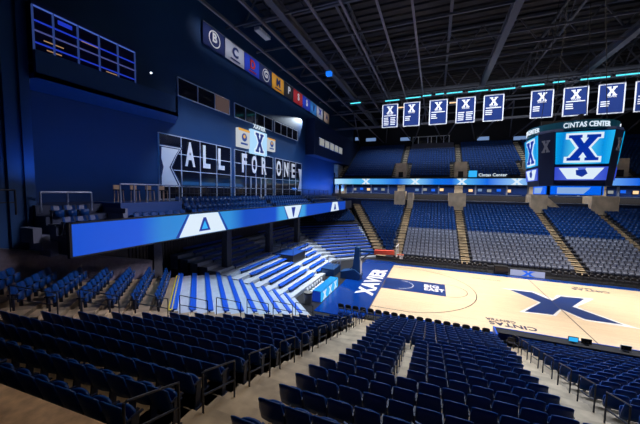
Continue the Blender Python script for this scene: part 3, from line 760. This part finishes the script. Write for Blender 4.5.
# letters
WM = lambda y, z, x=-30.86: frameM((x, y, z), (0, 1, 0), (0, 0, 1))
def letter(c, y, z, h=2.15, w_=1.0):
    me = text_mesh(c, h/.70, white, .035, 1, .02).copy()
    xs = [v.co.x for v in me.vertices]; ys = [v.co.y for v in me.vertices]
    sx = w_/(max(xs) - min(xs)); cx = (max(xs) + min(xs))/2; cy = (max(ys) + min(ys))/2; sy = h/(max(ys) - min(ys))
    me.transform(Matrix.Diagonal((sx, sy, 1, 1)) @ Matrix.Translation((-cx, -cy, 0)))
    o = link('wall_letter', me); o.matrix_local = WM(y, z)
    return o
for i_, (c, y, lab) in enumerate((('A', -9.15, 'tall white letter A on the left window wall'), ('L', -7.1, 'first tall white letter L after the A'), ('L', -5.0, 'second tall white letter L at the window edge'),
            ('F', -1.1, 'tall white letter F starting the middle word'), ('O', .9, 'tall white letter O in the middle word'), ('R', 3.1, 'tall white letter R ending the middle word'),
            ('O', 6.9, 'tall white letter O starting the right-hand word'), ('N', 9.15, 'tall white letter N in the right-hand word'), ('E', 11.4, 'tall white letter E ending the right-hand word'))):
    tag(letter(c, y, 12.45, 2.2, (1.15, .95, .95, .95, 1.15, 1.15, 1.3, 1.3, 1.1)[i_]), lab, 'letter', 'white slogan letters on the window wall')
t = empty('wall_x_emblem', 'large white half X with outline at the left edge of the lettered windows', 'emblem', (-30.86, -12.3, 11.2))
hx = [(0, 1.55), (1.95, 1.55), (1.55, 1.0), (.95, -.1), (1.9, -1.75), (.0, -1.75), (0, -1.2), (.15, -.9), (.35, -.1), (0, .7)]
def put_yz(name, pts, m_, par, x=0, t_=.02):
    mb = MB(); mb.prism([(x, a, b_) for a, b_ in pts], (t_, 0, 0)); return mb.build(name, m_, par)
put_yz('emblem_outline', [(0, 1.75), (2.35, 1.75), (1.75, 1.0), (1.2, -.1), (2.25, -1.75), (0, -1.75)], mat('emblem_navy', (.01, .02, .08), .5), t, 0)
put_yz('emblem_edge', [(0, 1.66), (2.15, 1.66), (1.65, 1.0), (1.08, -.1), (2.07, -1.75), (0, -1.75)], white, t, .02)
put_yz('emblem_gap', [(0, 1.58), (2.0, 1.58), (1.58, 1.0), (1.0, -.1), (1.95, -1.75), (0, -1.75)], mat('emblem_navy', (.01, .02, .08), .5), t, .04)
put_yz('emblem_body', [(.15, 1.5), (1.85, 1.5), (1.45, .95), (.85, -.1), (1.75, -1.75), (.1, -1.75), (.1, -.9), (.3, -.1), (.1, .6)], white, t, .06)
t = empty('wall_x_emblem', 'white half X at the right edge of the lettered windows', 'emblem', (-30.86, 14.4, 11.0))
put_yz('emblem_body', [(0, 1.9), (-1.3, 1.9), (-1.0, 1.2), (-.6, .1), (-1.4, -1.75), (0, -1.75), (0, -.7), (-.15, .1), (0, .9)], white, t, 0)
# lit signs over the windows
t = empty('illuminated_sign', 'glowing white square sign with a blue X above the middle windows', 'sign', (-30.6, 1.65, 15.2))
mb = MB(); mb.box(-.38, 0, -1.7, 1.7, -1.45, 1.45); mb.build('sign_box', E('sign_white', (.42, .72, 1), .95), t)
put_shape('x_mark', XO, 1.95, 1.95, frameM((.005, 0, 0), (0, 1, 0), (0, 0, 1)), ewhite, t)
put_shape('x_mark', XP, 1.75, 1.95, frameM((.02, 0, 0), (0, 1, 0), (0, 0, 1)), E('sign_navy', (.0, .03, .3), .6), t)
put_text('sign_lettering', 'XAVIER', .75, frameM((0, 0, 1.85), (0, 1, 0), (0, 0, 1)), ewhite, t, .02)
for y0, y1, z0, z1, lab in ((-2.5, -.4, 14.2, 16.3, 'white sponsor sign with gold top left of the glowing X sign'), (3.65, 5.45, 14.6, 16.25, 'white sponsor sign with gold top right of the glowing X sign')):
    t = empty('sponsor_sign', lab, 'sign', (-30.6, (y0+y1)/2, (z0+z1)/2), 0, 'sponsor signs beside the glowing X'); w_, h_ = (y1-y0)/2, (z1-z0)/2
    mb = MB(); mb.box(-.38, 0, -w_, w_, -h_, h_); mb.build('sign_box', E('sign_pale', (.62, .66, .7), .8), t)
    mb = MB(); mb.box(0, .01, -w_, w_, h_*.75, h_); mb.build('gold_band', E('sign_gold', (.85, .42, .05), .8), t)
    o_ = MB().lathe([(.32*w_/1, 0), (.32*w_, .012), (0, .012)], 20).build('round_mark', E('mark_blue', (.02, .08, .4), .6), t); o_.matrix_local = frameM((.012, 0, .1), (0, 1, 0), (0, 0, 1)) @ Matrix.Scale(1.4, 4)
    o_ = MB().lathe([(.2*w_/1, 0), (.2*w_, .02), (0, .02)], 20).build('round_mark', E('sign_gold2', (.9, .5, .1), .8), t); o_.matrix_local = frameM((.014, 0, .2), (0, 1, 0), (0, 0, 1))
    mb = MB(); mb.box(.0, .012, -w_*.6, w_*.6, -h_*.7, -h_*.5); mb.build('mark_bar', E('mark_blue', (.02, .08, .4), .6), t)

# press box with glowing grid window and fascia
mb = MB(); mb.prism([(-27.5, -21.4, 14.4), (-27.5, -13.4, 14.55), (-31, -10.6, 14.9), (-31, -21.4, 14.6)], (0, 0, .25))
mb.prism([(-27.5, -21.4, 14.4), (-27.5, -13.4, 14.55), (-27.5, -13.4, 15.95), (-27.5, -21.4, 15.7)], (-.2, 0, 0))
mb.prism([(-27.5, -13.4, 14.55), (-31, -10.6, 14.9), (-31, -10.6, 16.1), (-27.5, -13.4, 15.95)], (0, -.2, 0))
struct(mb.build('press_box_fascia', mat('fascia_blue', (.006, .06, .22), .6)))
mb = MB(); mb.box(-31, -27.6, -21.4, -16.55, 17.72, 17.95); mb.box(-31, -27.6, -16.55, -16.45, 15.2, 17.95); mb.box(-31, -27.6, -21.4, -13.6, 15.1, 15.3); struct(mb.build('press_box_shell', navydark))
t = struct(empty('window_12', None, None))
mb = MB(); mb.box(-27.66, -27.62, -21.4, -16.5, 15.7, 17.72); mb.build('window_glass', mat('tinted_glass', (.01, .01, .05), .1), t)
mb = MB()
for y in (-21.4, -20.62, -19.58, -18.56, -17.55, -16.52): mb.box(-27.62, -27.5, y - .02, y + .02, 15.7, 17.72)
mb.build('window_frame', E('frame_glow', (.05, .1, .4), .4), t)
for z, c in ((17.7, ewin), (17.05, eneon), (16.6, E('frame_glow2', (.1, .12, .45), .5)), (16.05, eneon)):
    mb = MB(); mb.box(-27.62, -27.52, -21.4, -16.5, z - .02, z + .02); mb.build('glazing_bar', c, t)
for y0, y1, z, c in ((-21.0, -20.2, 16.25, ewarm), (-20.9, -20.3, 15.85, ewarm), (-19.4, -18.6, 17.0, ewarm), (-20.4, -19.8, 17.35, eneon), (-18.2, -17.6, 15.9, ewarm)):
    mb = MB(); mb.box(-27.62, -27.6, y0, y1, z, z + .05 if c is ewarm else z + .2); mb.build('interior_light', E('dim_warm', (.6, .35, .2), .5) if c is ewarm else c, t)
tag(MB().lathe([(0, -.07), (.05, -.04), (.07, 0), (.05, .04), (0, .07)], 12, (-27.6, -15.4, 16.9)).build('wall_lamp', E('lamp_white', (.75, .85, 1), 3.0), None, True), 'small bright lamp on the dark ledge beside the glowing window grid', 'lamp')

# wall banners of the conference schools
gold, red = mat('cloth_gold', (.8, .38, .03), .8), mat('cloth_red', (.5, .02, .03), .8)
cl_navy, cl_blue, cl_lt = mat('cloth_navy', (.01, .025, .14), .8), mat('cloth_blue', (.01, .05, .6), .8), mat('cloth_lightblue', (.03, .25, .7), .8)
cl_grey, cl_tan = mat('cloth_white', (.5, .52, .62), .8), mat('cloth_tan', (.5, .36, .28), .8)
for y0, y1, cm, s_, tm, lab in ((-7.5, -4.5, cl_navy, 'B', white, 'navy wall banner with a pale round emblem, leftmost of the row'), (-4.4, -1.2, cl_grey, 'C', cl_navy, 'white wall banner with a blue bird-like emblem'),
        (-1.15, 1.85, cl_blue, 'D', red, 'bright blue wall banner with red and white print'), (1.9, 4.6, cl_navy, 'G', white, 'navy wall banner with a pale round letter emblem'),
        (4.8, 8.05, gold, 'M', cl_navy, 'gold wall banner with a dark emblem'), (8.2, 10.9, mat('cloth_black', (.01, .01, .02), .8), 'P', white, 'black wall banner with a white emblem'),
        (11.1, 14.3, red, 'S', white, 'red wall banner with a white emblem'), (14.35, 17.5, cl_blue, 'S', white, 'blue wall banner with white letter, right of the red one'),
        (17.55, 20.35, cl_lt, 'V', cl_navy, 'light blue wall banner with a dark V'), (20.45, 23.5, cl_grey, 'X', cl_blue, 'white wall banner with blue emblem near the far end'), (24.1, 27.2, cl_tan, 'A', cl_navy, 'pale tan wall banner, rightmost of the row')):
    t = empty('wall_banner', lab, 'banner', (-30.75, (y0+y1)/2, 24.08), 0, 'school banners along the top of the end wall')
    w_ = (y1 - y0)/2
    mb = MB(); n = 8
    for i in range(n):
        a, b_ = -w_ + 2*w_*i/n, -w_ + 2*w_*(i+1)/n; mb.quad((.03*math.sin(i*1.3), a, -1), (.03*math.sin((i+1)*1.3), b_, -1), (.03*math.sin((i+1)*1.3), b_, 1), (.03*math.sin(i*1.3), a, 1))
    o_ = mb.build('banner_cloth', cm, t); md = o_.modifiers.new('thickness', 'SOLIDIFY'); md.thickness = .02
    if s_ in 'BG':
        mb = MB(); n = 24
        for i in range(n):
            a0, a1 = 2*math.pi*i/n, 2*math.pi*(i+1)/n
            mb.quad(*[(.06, r_*math.cos(a_), r_*math.sin(a_)) for r_, a_ in ((.68, a0), (.8, a0), (.8, a1), (.68, a1))])
        mb.build('round_emblem', tm, t)
    put_text('emblem', s_, 1.15 if s_ in 'BG' else 1.4, frameM((.06, 0, 0.1), (0, 1, 0), (0, 0, 1)), tm, t, .04, 1)
    mb = MB(); mb.box(.05, .07, -w_*.5, w_*.5, -.75, -.62)
    if s_ in 'CDM': mb.build('print_line', tm, t)
    mb = MB(); mb.box(-.05, .05, -w_, w_, 1.0, 1.08); mb.build('banner_rod', steel, t)

# hanging championship banners
hb = [(-18.54, -16.0, 2), (-15.14, -12.6, 1), (-11.2, -8.6, 1), (-7.4, -4.8, 3), (-3.75, -1.15, 1), (2.05, 4.65, 1), (5.7, 8.4, 1), (9.35, 12.05, 1), (12.95, 15.7, 1)]
for k, (x0, x1, kind) in enumerate(hb):
    cx = (x0 + x1)/2; w_ = (x1 - x0)/2; h_ = 1.9
    t = empty('championship_banner', 'blue hanging banner with white X, %s' % ['leftmost of the row', 'second from the left', 'third from the left', 'fourth from the left, densely printed', 'fifth from the left, before the gap', 'first after the gap above the scoreboard', 'second after the gap, above the scoreboard', 'third after the gap, beside the warm lamp', 'cut by the right edge of the photo'][k], 'banner', (cx, 19.6, 21.9 - .02*k), 0, 'hanging championship banners')
    mb = MB(); mb.box(-w_, w_, 0, .03, -h_, h_); mb.build('banner_border', whitec, t)
    mb = MB(); mb.box(-w_ + .14, w_ - .14, -.02, .0, -h_ + .14, h_ - .14); mb.build('banner_field', bancloth, t)
    put_shape('x_mark', XP, 1.05, .95, frameM((0, -.03, .95), (1, 0, 0), (0, 0, 1)), whitec, t)
    put_text('banner_lettering', 'XAVIER', .3, frameM((0, -.03, .25), (1, 0, 0), (0, 0, 1)), whitec, t, .01)
    mb = MB()
    rng = random.Random(k)
    cols = {1: [(-w_ + .3, -.1)], 2: [(-w_ + .3, -.1), (.1, w_ - .3)], 3: [(-w_ + .3, -.1), (.1, w_ - .3)]}[kind]
    if k % 2 == 0: mb.box(-w_*.75, w_*.75, -.04, -.02, -.05, .08)
    for a, c in cols:
        for j in range(5 if kind > 1 else 3): mb.box(a, c - rng.random()*.2, -.04, -.02, -.42 - .27*j, -.28 - .27*j)
    mb.build('printed_lines', whitec, t)
    mb = MB()
    for sx in (-1, 1): mb.bar((sx*w_*.9, 0, h_), (sx*w_*.9, .0, h_ + 2.3), .02)
    mb.bar((-w_, 0, h_), (w_, 0, h_), .05); mb.build('hanging_rod', steel, t)

# ------------------------------------------------------------------ far concourse, suites, ribbon
mb = MB(); mb.box(-31, 30, 28.3, 28.5, 6.0, 7.9); struct(mb.build('far_parapet', mat('parapet_navy', (.003, .012, .05), .6)))
mb = MB(); mb.box(-31, 30, 28.3, 28.55, 7.9, 7.98); struct(mb.build('parapet_cap', railw))
mb = MB(); mb.box(-31, 30, 28.5, 47, 6.9, 7.2); mb.box(-31, 30, 30.4, 47, 7.2, 8.9); struct(mb.build('concourse_floor', darkconc))
mb = MB(); mb.box(-31, 30, 34.5, 34.8, 8.9, 12); struct(mb.build('wall_suites', navydark))
mb = MB(); mb.box(-31, 30, 31.15, 34.8, 10.9, 12.3); struct(mb.build('upper_deck_front', darkconc))
t = empty('ribbon_display', 'far LED ribbon glowing blue and cyan across the upper deck front', 'display', (0, 31.1, 0))
st = [(-30, (.45, .75, 1)), (-26, (.1, .5, .9)), (-21, (.08, .4, .9)), (-17, (.004, .15, .75)), (-13.6, (.25, .65, .95)), (-10, (.0, .18, .8)), (-7, (.0, .12, .75)), (-5, (.1, .5, .9)), (-1, (.0, .14, .8)), (3.6, (.3, .6, .95)), (8, (.0, .12, .8)), (15, (.2, .5, .95)), (20, (.0, .12, .8))]
mb = MB(); mb.box(-30.6, 29, -.1, 0, 10.95, 12.1); mb.build('ribbon_screen', led('far_ribbon_picture', st, 'X', (-31, 30), .95), t)
mb = MB(); mb.box(-28.5, 29, -.12, .02, 12.15, 12.3); mb.box(-28.5, 29, -.12, .02, 10.8, 10.92); mb.build('ribbon_frame', black, t)
for x in (-23.6, -13.6, -5.2, 3.6, 15.6, 24):
    put_shape('x_mark', XP, 1.7, .95, frameM((x, -.105, 11.53), (1, 0, 0), (0, 0, 1)), ewhite, t)
# suites: columns, glass, counters, lights
for k, x in enumerate((-26.5, -22.5, -18.9, -12.2, -9.2, -2.8, 2.2, 9.5, 12.5, 17.5, 21)):
    mb = MB(); mb.box(x - .12, x + .12, 31.2, 31.5, 8.9, 10.9); struct(mb.build('suite_post', railw))
for k, (x0, x1) in enumerate(((-27.8, -18.5), (-14.3, -7.6), (-4.2, 4.4), (8.0, 14.2), (17, 25))):
    t = empty('suite_counter', 'blue drink counter in the far suites, %s bay from the left' % ORD[k], 'counter', ((x0+x1)/2, 31.0, 8.9), 0, 'counters of the far suites'); w_ = (x1-x0)/2
    mb = MB(); mb.box(-w_, w_, 0, .1, -.9, .15); mb.build('counter_front', mat('counter_blue', (.01, .05, .18), .5), t)
    mb = MB(); mb.box(-w_, w_, -.1, .3, .15, .22); mb.build('counter_top', railw, t)
    for j in range(int((x1-x0)/1.6)):
        q = empty('television', 'small lit screen in the far suites, %s in the %s bay' % (ORD[j], ORD[k]), 'television', (x0 + .9 + j*1.6, 34.35, 9.9 + .1*(j % 2)), 0, 'screens in the far suites')
        mb = MB(); mb.box(-.4, .4, 0, .1, -.3, .3); mb.build('screen_case', black, q)
        mb = MB(); mb.box(-.36, .36, -.01, 0, -.26, .26); mb.build('screen', (eroom, epanel, ewarm, eblue)[(j*3 + k) % 4], q)
srs = [s for s in range(0)]
for x, w_, h_ in ((-16.1, 1.0, 9.6), (-14.15, .5, 9.3), (-6.1, 1.4, 9.35), (6.0, 1.1, 9.3), (14.3, 1.6, 9.2)):
    mb = MB(); mb.box(x - w_, x + w_, 27.2, 30.4, 5.8, h_); struct(mb.build('concourse_block', farconc))
for x in (-29.8, -28.9, -16.3, -5.7, 6.2, 15.2):
    mb = MB(); mb.box(x - .7, x + .7, 31.0, 32.2, 7.2, 10.9); struct(mb.build('concourse_column', farconc))
mb = MB(); mb.prism([(8.0, 28.0, 6.9), (6.0, 28.0, 9.2), (7.0, 28.0, 9.2), (9.4, 28.0, 6.9)], (0, .5, 0)); struct(mb.build('concourse_stair_wall', farconc))
section_q = None
# pale panels high on the far wall
for k, (x0, x1, z) in enumerate(((-27.5, -24.9, 23.2), (-18.6, -16.2, 22.9), (-1.2, 1.2, 22.1), (6.0, 8.6, 21.8), (20.5, 24.5, 21.2), (-31+.5, -29.5, 23.6))):
    t = empty('wall_light_panel', 'pale blue light panel high on the far wall, %s from the left' % ['second', 'third', 'fourth', 'fifth', 'sixth', 'first'][k], 'light panel', ((x0+x1)/2, 47.0, z), 0, 'light panels on the far wall'); w_ = (x1-x0)/2
    mb = MB(); mb.box(-w_, w_, 0, .15, -.4, .4); mb.build('panel_face', epanel, t)
    mb = MB(); mb.box(-w_ - .06, w_ + .06, .05, .2, -.46, .46); mb.build('panel_frame', steel, t)
t = struct(empty('window_13', None, None))
mb = MB(); mb.box(-15.5, -7.2, 46.9, 47.1, 21.3, 23.2); mb.build('window_glass', glassd, t)
mb = MB()
for x in (-15.5, -14.2, -12, -11.2, -10.0, -8.4, -7.2): mb.box(x - .08, x + .08, 46.8, 46.9, 21.3, 23.2)
for z in (21.3, 23.2): mb.box(-15.6, -7.1, 46.8, 46.9, z - .08, z + .08)
mb.build('window_frame', frame, t)
# small signs above the far ribbon
tag(put_text('donor_sign', 'Cintas Center', .75, frameM((-.2, 31.2, 12.75), (1, 0, 0), (0, 0, 1)), ewhite, None, .02), 'small white script sign above the far ribbon', 'sign')
t = empty('blue_flag', 'small bright blue sign above the far ribbon left of centre', 'sign', (-3.4, 31.4, 13.0)); mb = MB(); mb.box(-.7, .7, 0, .08, -.6, .6); mb.build('sign_face', elite, t)

# ------------------------------------------------------------------ scoreboard
t = empty('scoreboard', 'centre-hung four-sided scoreboard showing a blue X on cyan screens', 'scoreboard', (-.12, -.5, 0))
cyanpic = led('screen_picture', [(-1.8, (.0, .4, .8)), (-1.2, (.0, .22, .65)), (-.2, (.1, .7, .95)), (1.1, (.0, .28, .75)), (1.8, (.02, .5, .9))], 'X', (-1.9, 1.9), 1.0)
purple = led('lower_picture', [(-1.8, (.02, .05, .6)), (0, (.12, .2, .8)), (1.8, (.02, .06, .6))], 'X', (-1.9, 1.9), .9)
def octo(a, c): return [(-c, -a), (c, -a), (a, -c), (a, c), (c, a), (-c, a), (-a, c), (-a, -c)]
mb = MB()
for (a0, c0_, z0), (a1, c1_, z1) in (((2.2, 1.5, 9.95), (2.5, 1.72, 13.9)), ((2.5, 1.72, 13.9), (2.45, 1.7, 14.1))):
    A, B = octo(a0, c0_), octo(a1, c1_)
    for i in range(8):
        j = (i+1) % 8; mb.quad((*A[i], z0), (*A[j], z0), (*B[j], z1), (*B[i], z1))
mb.poly([(*q, 9.95) for q in octo(2.2, 1.5)][::-1]); mb.poly([(*q, 14.1) for q in octo(2.45, 1.7)])
mb.build('scoreboard_body', mat('scoreboard_navy', (.008, .02, .08), .5), t)
TI = 90 + 4.3
for k in range(4):
    Rz = Matrix.Rotation(math.pi/2*k, 4, 'Z')
    main = MB(); main.prism([(-1.52, -1.15, 0), (1.52, -1.15, 0), (1.66, 1.15, 0), (-1.66, 1.15, 0)], (0, 0, .04)); o_ = main.build('main_screen', cyanpic, t)
    o_.matrix_local = Rz @ Matrix.Translation((0, -2.44, 12.68)) @ Matrix.Rotation(R_(TI), 4, 'X')
    for nm, P_, s_, zz, m_ in (('x_border', XO, 1.75, .05, ewhite), ('x_mark', XP, 1.72, .07, E('x_blue', (.0, .03, .42), .9))):
        q = MB(); q.prism([(x_*s_*1.05, y_*s_*.88, zz) for x_, y_ in P_], (0, 0, .01)); o2 = q.build(nm, m_, o_)
    low = MB(); low.prism([(-1.48, -.48, 0), (1.48, -.48, 0), (1.53, .48, 0), (-1.53, .48, 0)], (0, 0, .04)); o_ = low.build('lower_screen', purple, t)
    o_.matrix_local = Rz @ Matrix.Translation((0, -2.31, 10.85)) @ Matrix.Rotation(R_(TI), 4, 'X')
    q = MB(); q.prism([(-1.3, .4, .05), (-.2, .4, .05), (0, -.1, .05), (.3, .4, .05), (1.3, .4, .05), (.75, -.4, .05), (-.75, -.4, .05)], (0, 0, .01)); q.build('white_swoosh', ewhite, o_)
    q = MB(); q.prism([(-.3, .25, .07), (.25, .3, .07), (.4, .0, .07), (.1, -.25, .07), (-.25, -.1, .07)], (0, 0, .01)); q.build('mascot_patch', edeep, o_)
    c_ = MB(); c_.prism([(x_*.55, y_*.75, 0) for x_, y_ in XP], (0, 0, .03)); o_ = c_.build('corner_x', mat('corner_white', (.3, .32, .4), .6), t)
    o_.matrix_local = Matrix.Rotation(math.pi/2*k - math.pi/4, 4, 'Z') @ Matrix.Translation((0, -2.96, 12.9)) @ Matrix.Rotation(R_(94), 4, 'X')
    q = MB(); q.prism([(-1.5, -1.75, 9.3), (1.5, -1.75, 9.3), (1.5, -1.75, 9.95), (-1.5, -1.75, 9.95)], (0, .08, 0)); o_ = q.build('bottom_ring_screen', eblue, t); o_.matrix_local = Rz
    q = MB(); q.prism([(-1.1, -1.76, 9.37), (.5, -1.76, 9.37), (.9, -1.76, 9.85), (-1.1, -1.76, 9.85)], (0, -.01, 0)); q.build('ring_graphic', E('ring_pale', (.3, .5, .9), .8), o_)
mb = MB(); mb.box(-1.52, 1.52, -1.68, 1.68, 9.26, 9.98); mb.box(-1.68, 1.68, -1.52, 1.52, 9.26, 9.98); mb.build('bottom_ring', black, t)
mb = MB(); k = 40; rr = 2.75; cc = lambda i, r_, z: (r_*math.cos(2*math.pi*i/k), r_*math.sin(2*math.pi*i/k), z)
for i in range(k):
    mb.quad(cc(i, rr, 13.95), cc(i+1, rr, 13.95), cc(i+1, rr, 14.6), cc(i, rr, 14.6))
    mb.quad(cc(i, rr, 14.6), cc(i+1, rr, 14.6), cc(i+1, 2.5, 14.65), cc(i, 2.5, 14.65))
mb.poly([cc(i, rr, 13.95) for i in range(k)][::-1])
mb.build('crown_ring', mat('crown_teal', (.01, .12, .2), .4), t)
me0 = text_mesh('CINTAS CENTER', .5, ewhite, .02, 1, .02)
for k in range(4):
    me = me0.copy(); rad = 2.78
    for v in me.vertices:
        th = v.co.x*.72/rad - math.pi/2; r_ = rad + v.co.z
        v.co = Vector((r_*math.cos(th), r_*math.sin(th), 14.27 + v.co.y))
    o_ = link('crown_lettering', me, t); o_.matrix_local = Matrix.Rotation(math.pi/2*k + R_(2), 4, 'Z')
mb = MB()
for x, y in ((-1.6, -1.6), (1.6, -1.6), (1.6, 1.6), (-1.6, 1.6)): mb.bar((x, y, 14.1), (x*.6, y*.6, 26), .035)
mb.box(-1.9, 1.9, -.1, .1, 14.1, 15.2); mb.box(-.1, .1, -1.9, 1.9, 14.1, 15.2)
mb.build('hanging_cables', black, t)

# ------------------------------------------------------------------ handrails in the near stand
def handrail(x, y, z, L, slope, label, group, rot=0, h=.95):
    """rail runs down along +y"""
    t = empty('handrail', label, 'handrail', (x, y, z), rot, group)
    mb = MB(); r = .022
    P0, P1 = Vector((0, 0, 0)), Vector((0, L, -slope*L)); up = Vector((0, 0, h))
    mb.tube([P0 + up*.97, P0 + up + Vector((0, .04, 0)), P1 + up + Vector((0, -.04, 0)), P1 + up*.97], r); mb.build('top_rail', railw if False else railm, t)
    mb = MB(); mb.tube([P0 + up*.5, P1 + up*.5], r); mb.build('mid_rail', railm, t)
    for P_ in (P0, P1): mb = MB(); mb.tube([P_, P_ + up], r); mb.build('post', railm, t)
def nz(y, off=0): return .28 + NS*(-y - 10.3)
k = 0
for y in (-26.6, -25.08, -23.56, -22.04, -20.52, -19.0, -17.48, -15.96, -14.44, -12.92, -11.4):
    handrail(LA - .5, y, nz(y), .95, NS, 'dark aisle handrail on the left stairs, %s from the bottom of the photo' % ORD[k], 'handrails of the left aisle'); k += 1
k = 0
for y in (-22.1, -20.5, -19, -17.5, -16, -14.5, -13, -11.5):
    handrail(RA + .45, y, nz(y), .95, NS, 'dark aisle handrail on the right stairs, %s from the bottom of the photo' % ORD[k], 'handrails of the right aisle'); k += 1
# handrails at the near ends of the corner rows (parallel to the slope of the corner stand)
for k, i in enumerate((1, 3, 5, 7, 9, 11, 13, 15)):
    d = crows[i][1]; s = c0(i, d) - .25
    p = (CO[0]*d + CE[0]*s, CO[1]*d + CE[1]*s, crows[i][2])
    handrail(p[0], p[1], p[2] + .1, 1.3, .34, 'dark square handrail at the end of the corner rows, %s from the court' % ORD[k], 'handrails of the corner aisle', math.atan2(CO[0], -CO[1]))
# ledge at the camera's feet
Mr = Matrix.Translation((-14.2, -27.35, 0)) @ Matrix.Rotation(R_(3.5), 4, 'Z')
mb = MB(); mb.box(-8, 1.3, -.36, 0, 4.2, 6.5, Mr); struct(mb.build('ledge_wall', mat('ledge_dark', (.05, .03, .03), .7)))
mb = MB(); mb.box(-8, 1.35, -.38, .03, 6.5, 6.57, Mr); struct(mb.build('ledge_cap', ledge))
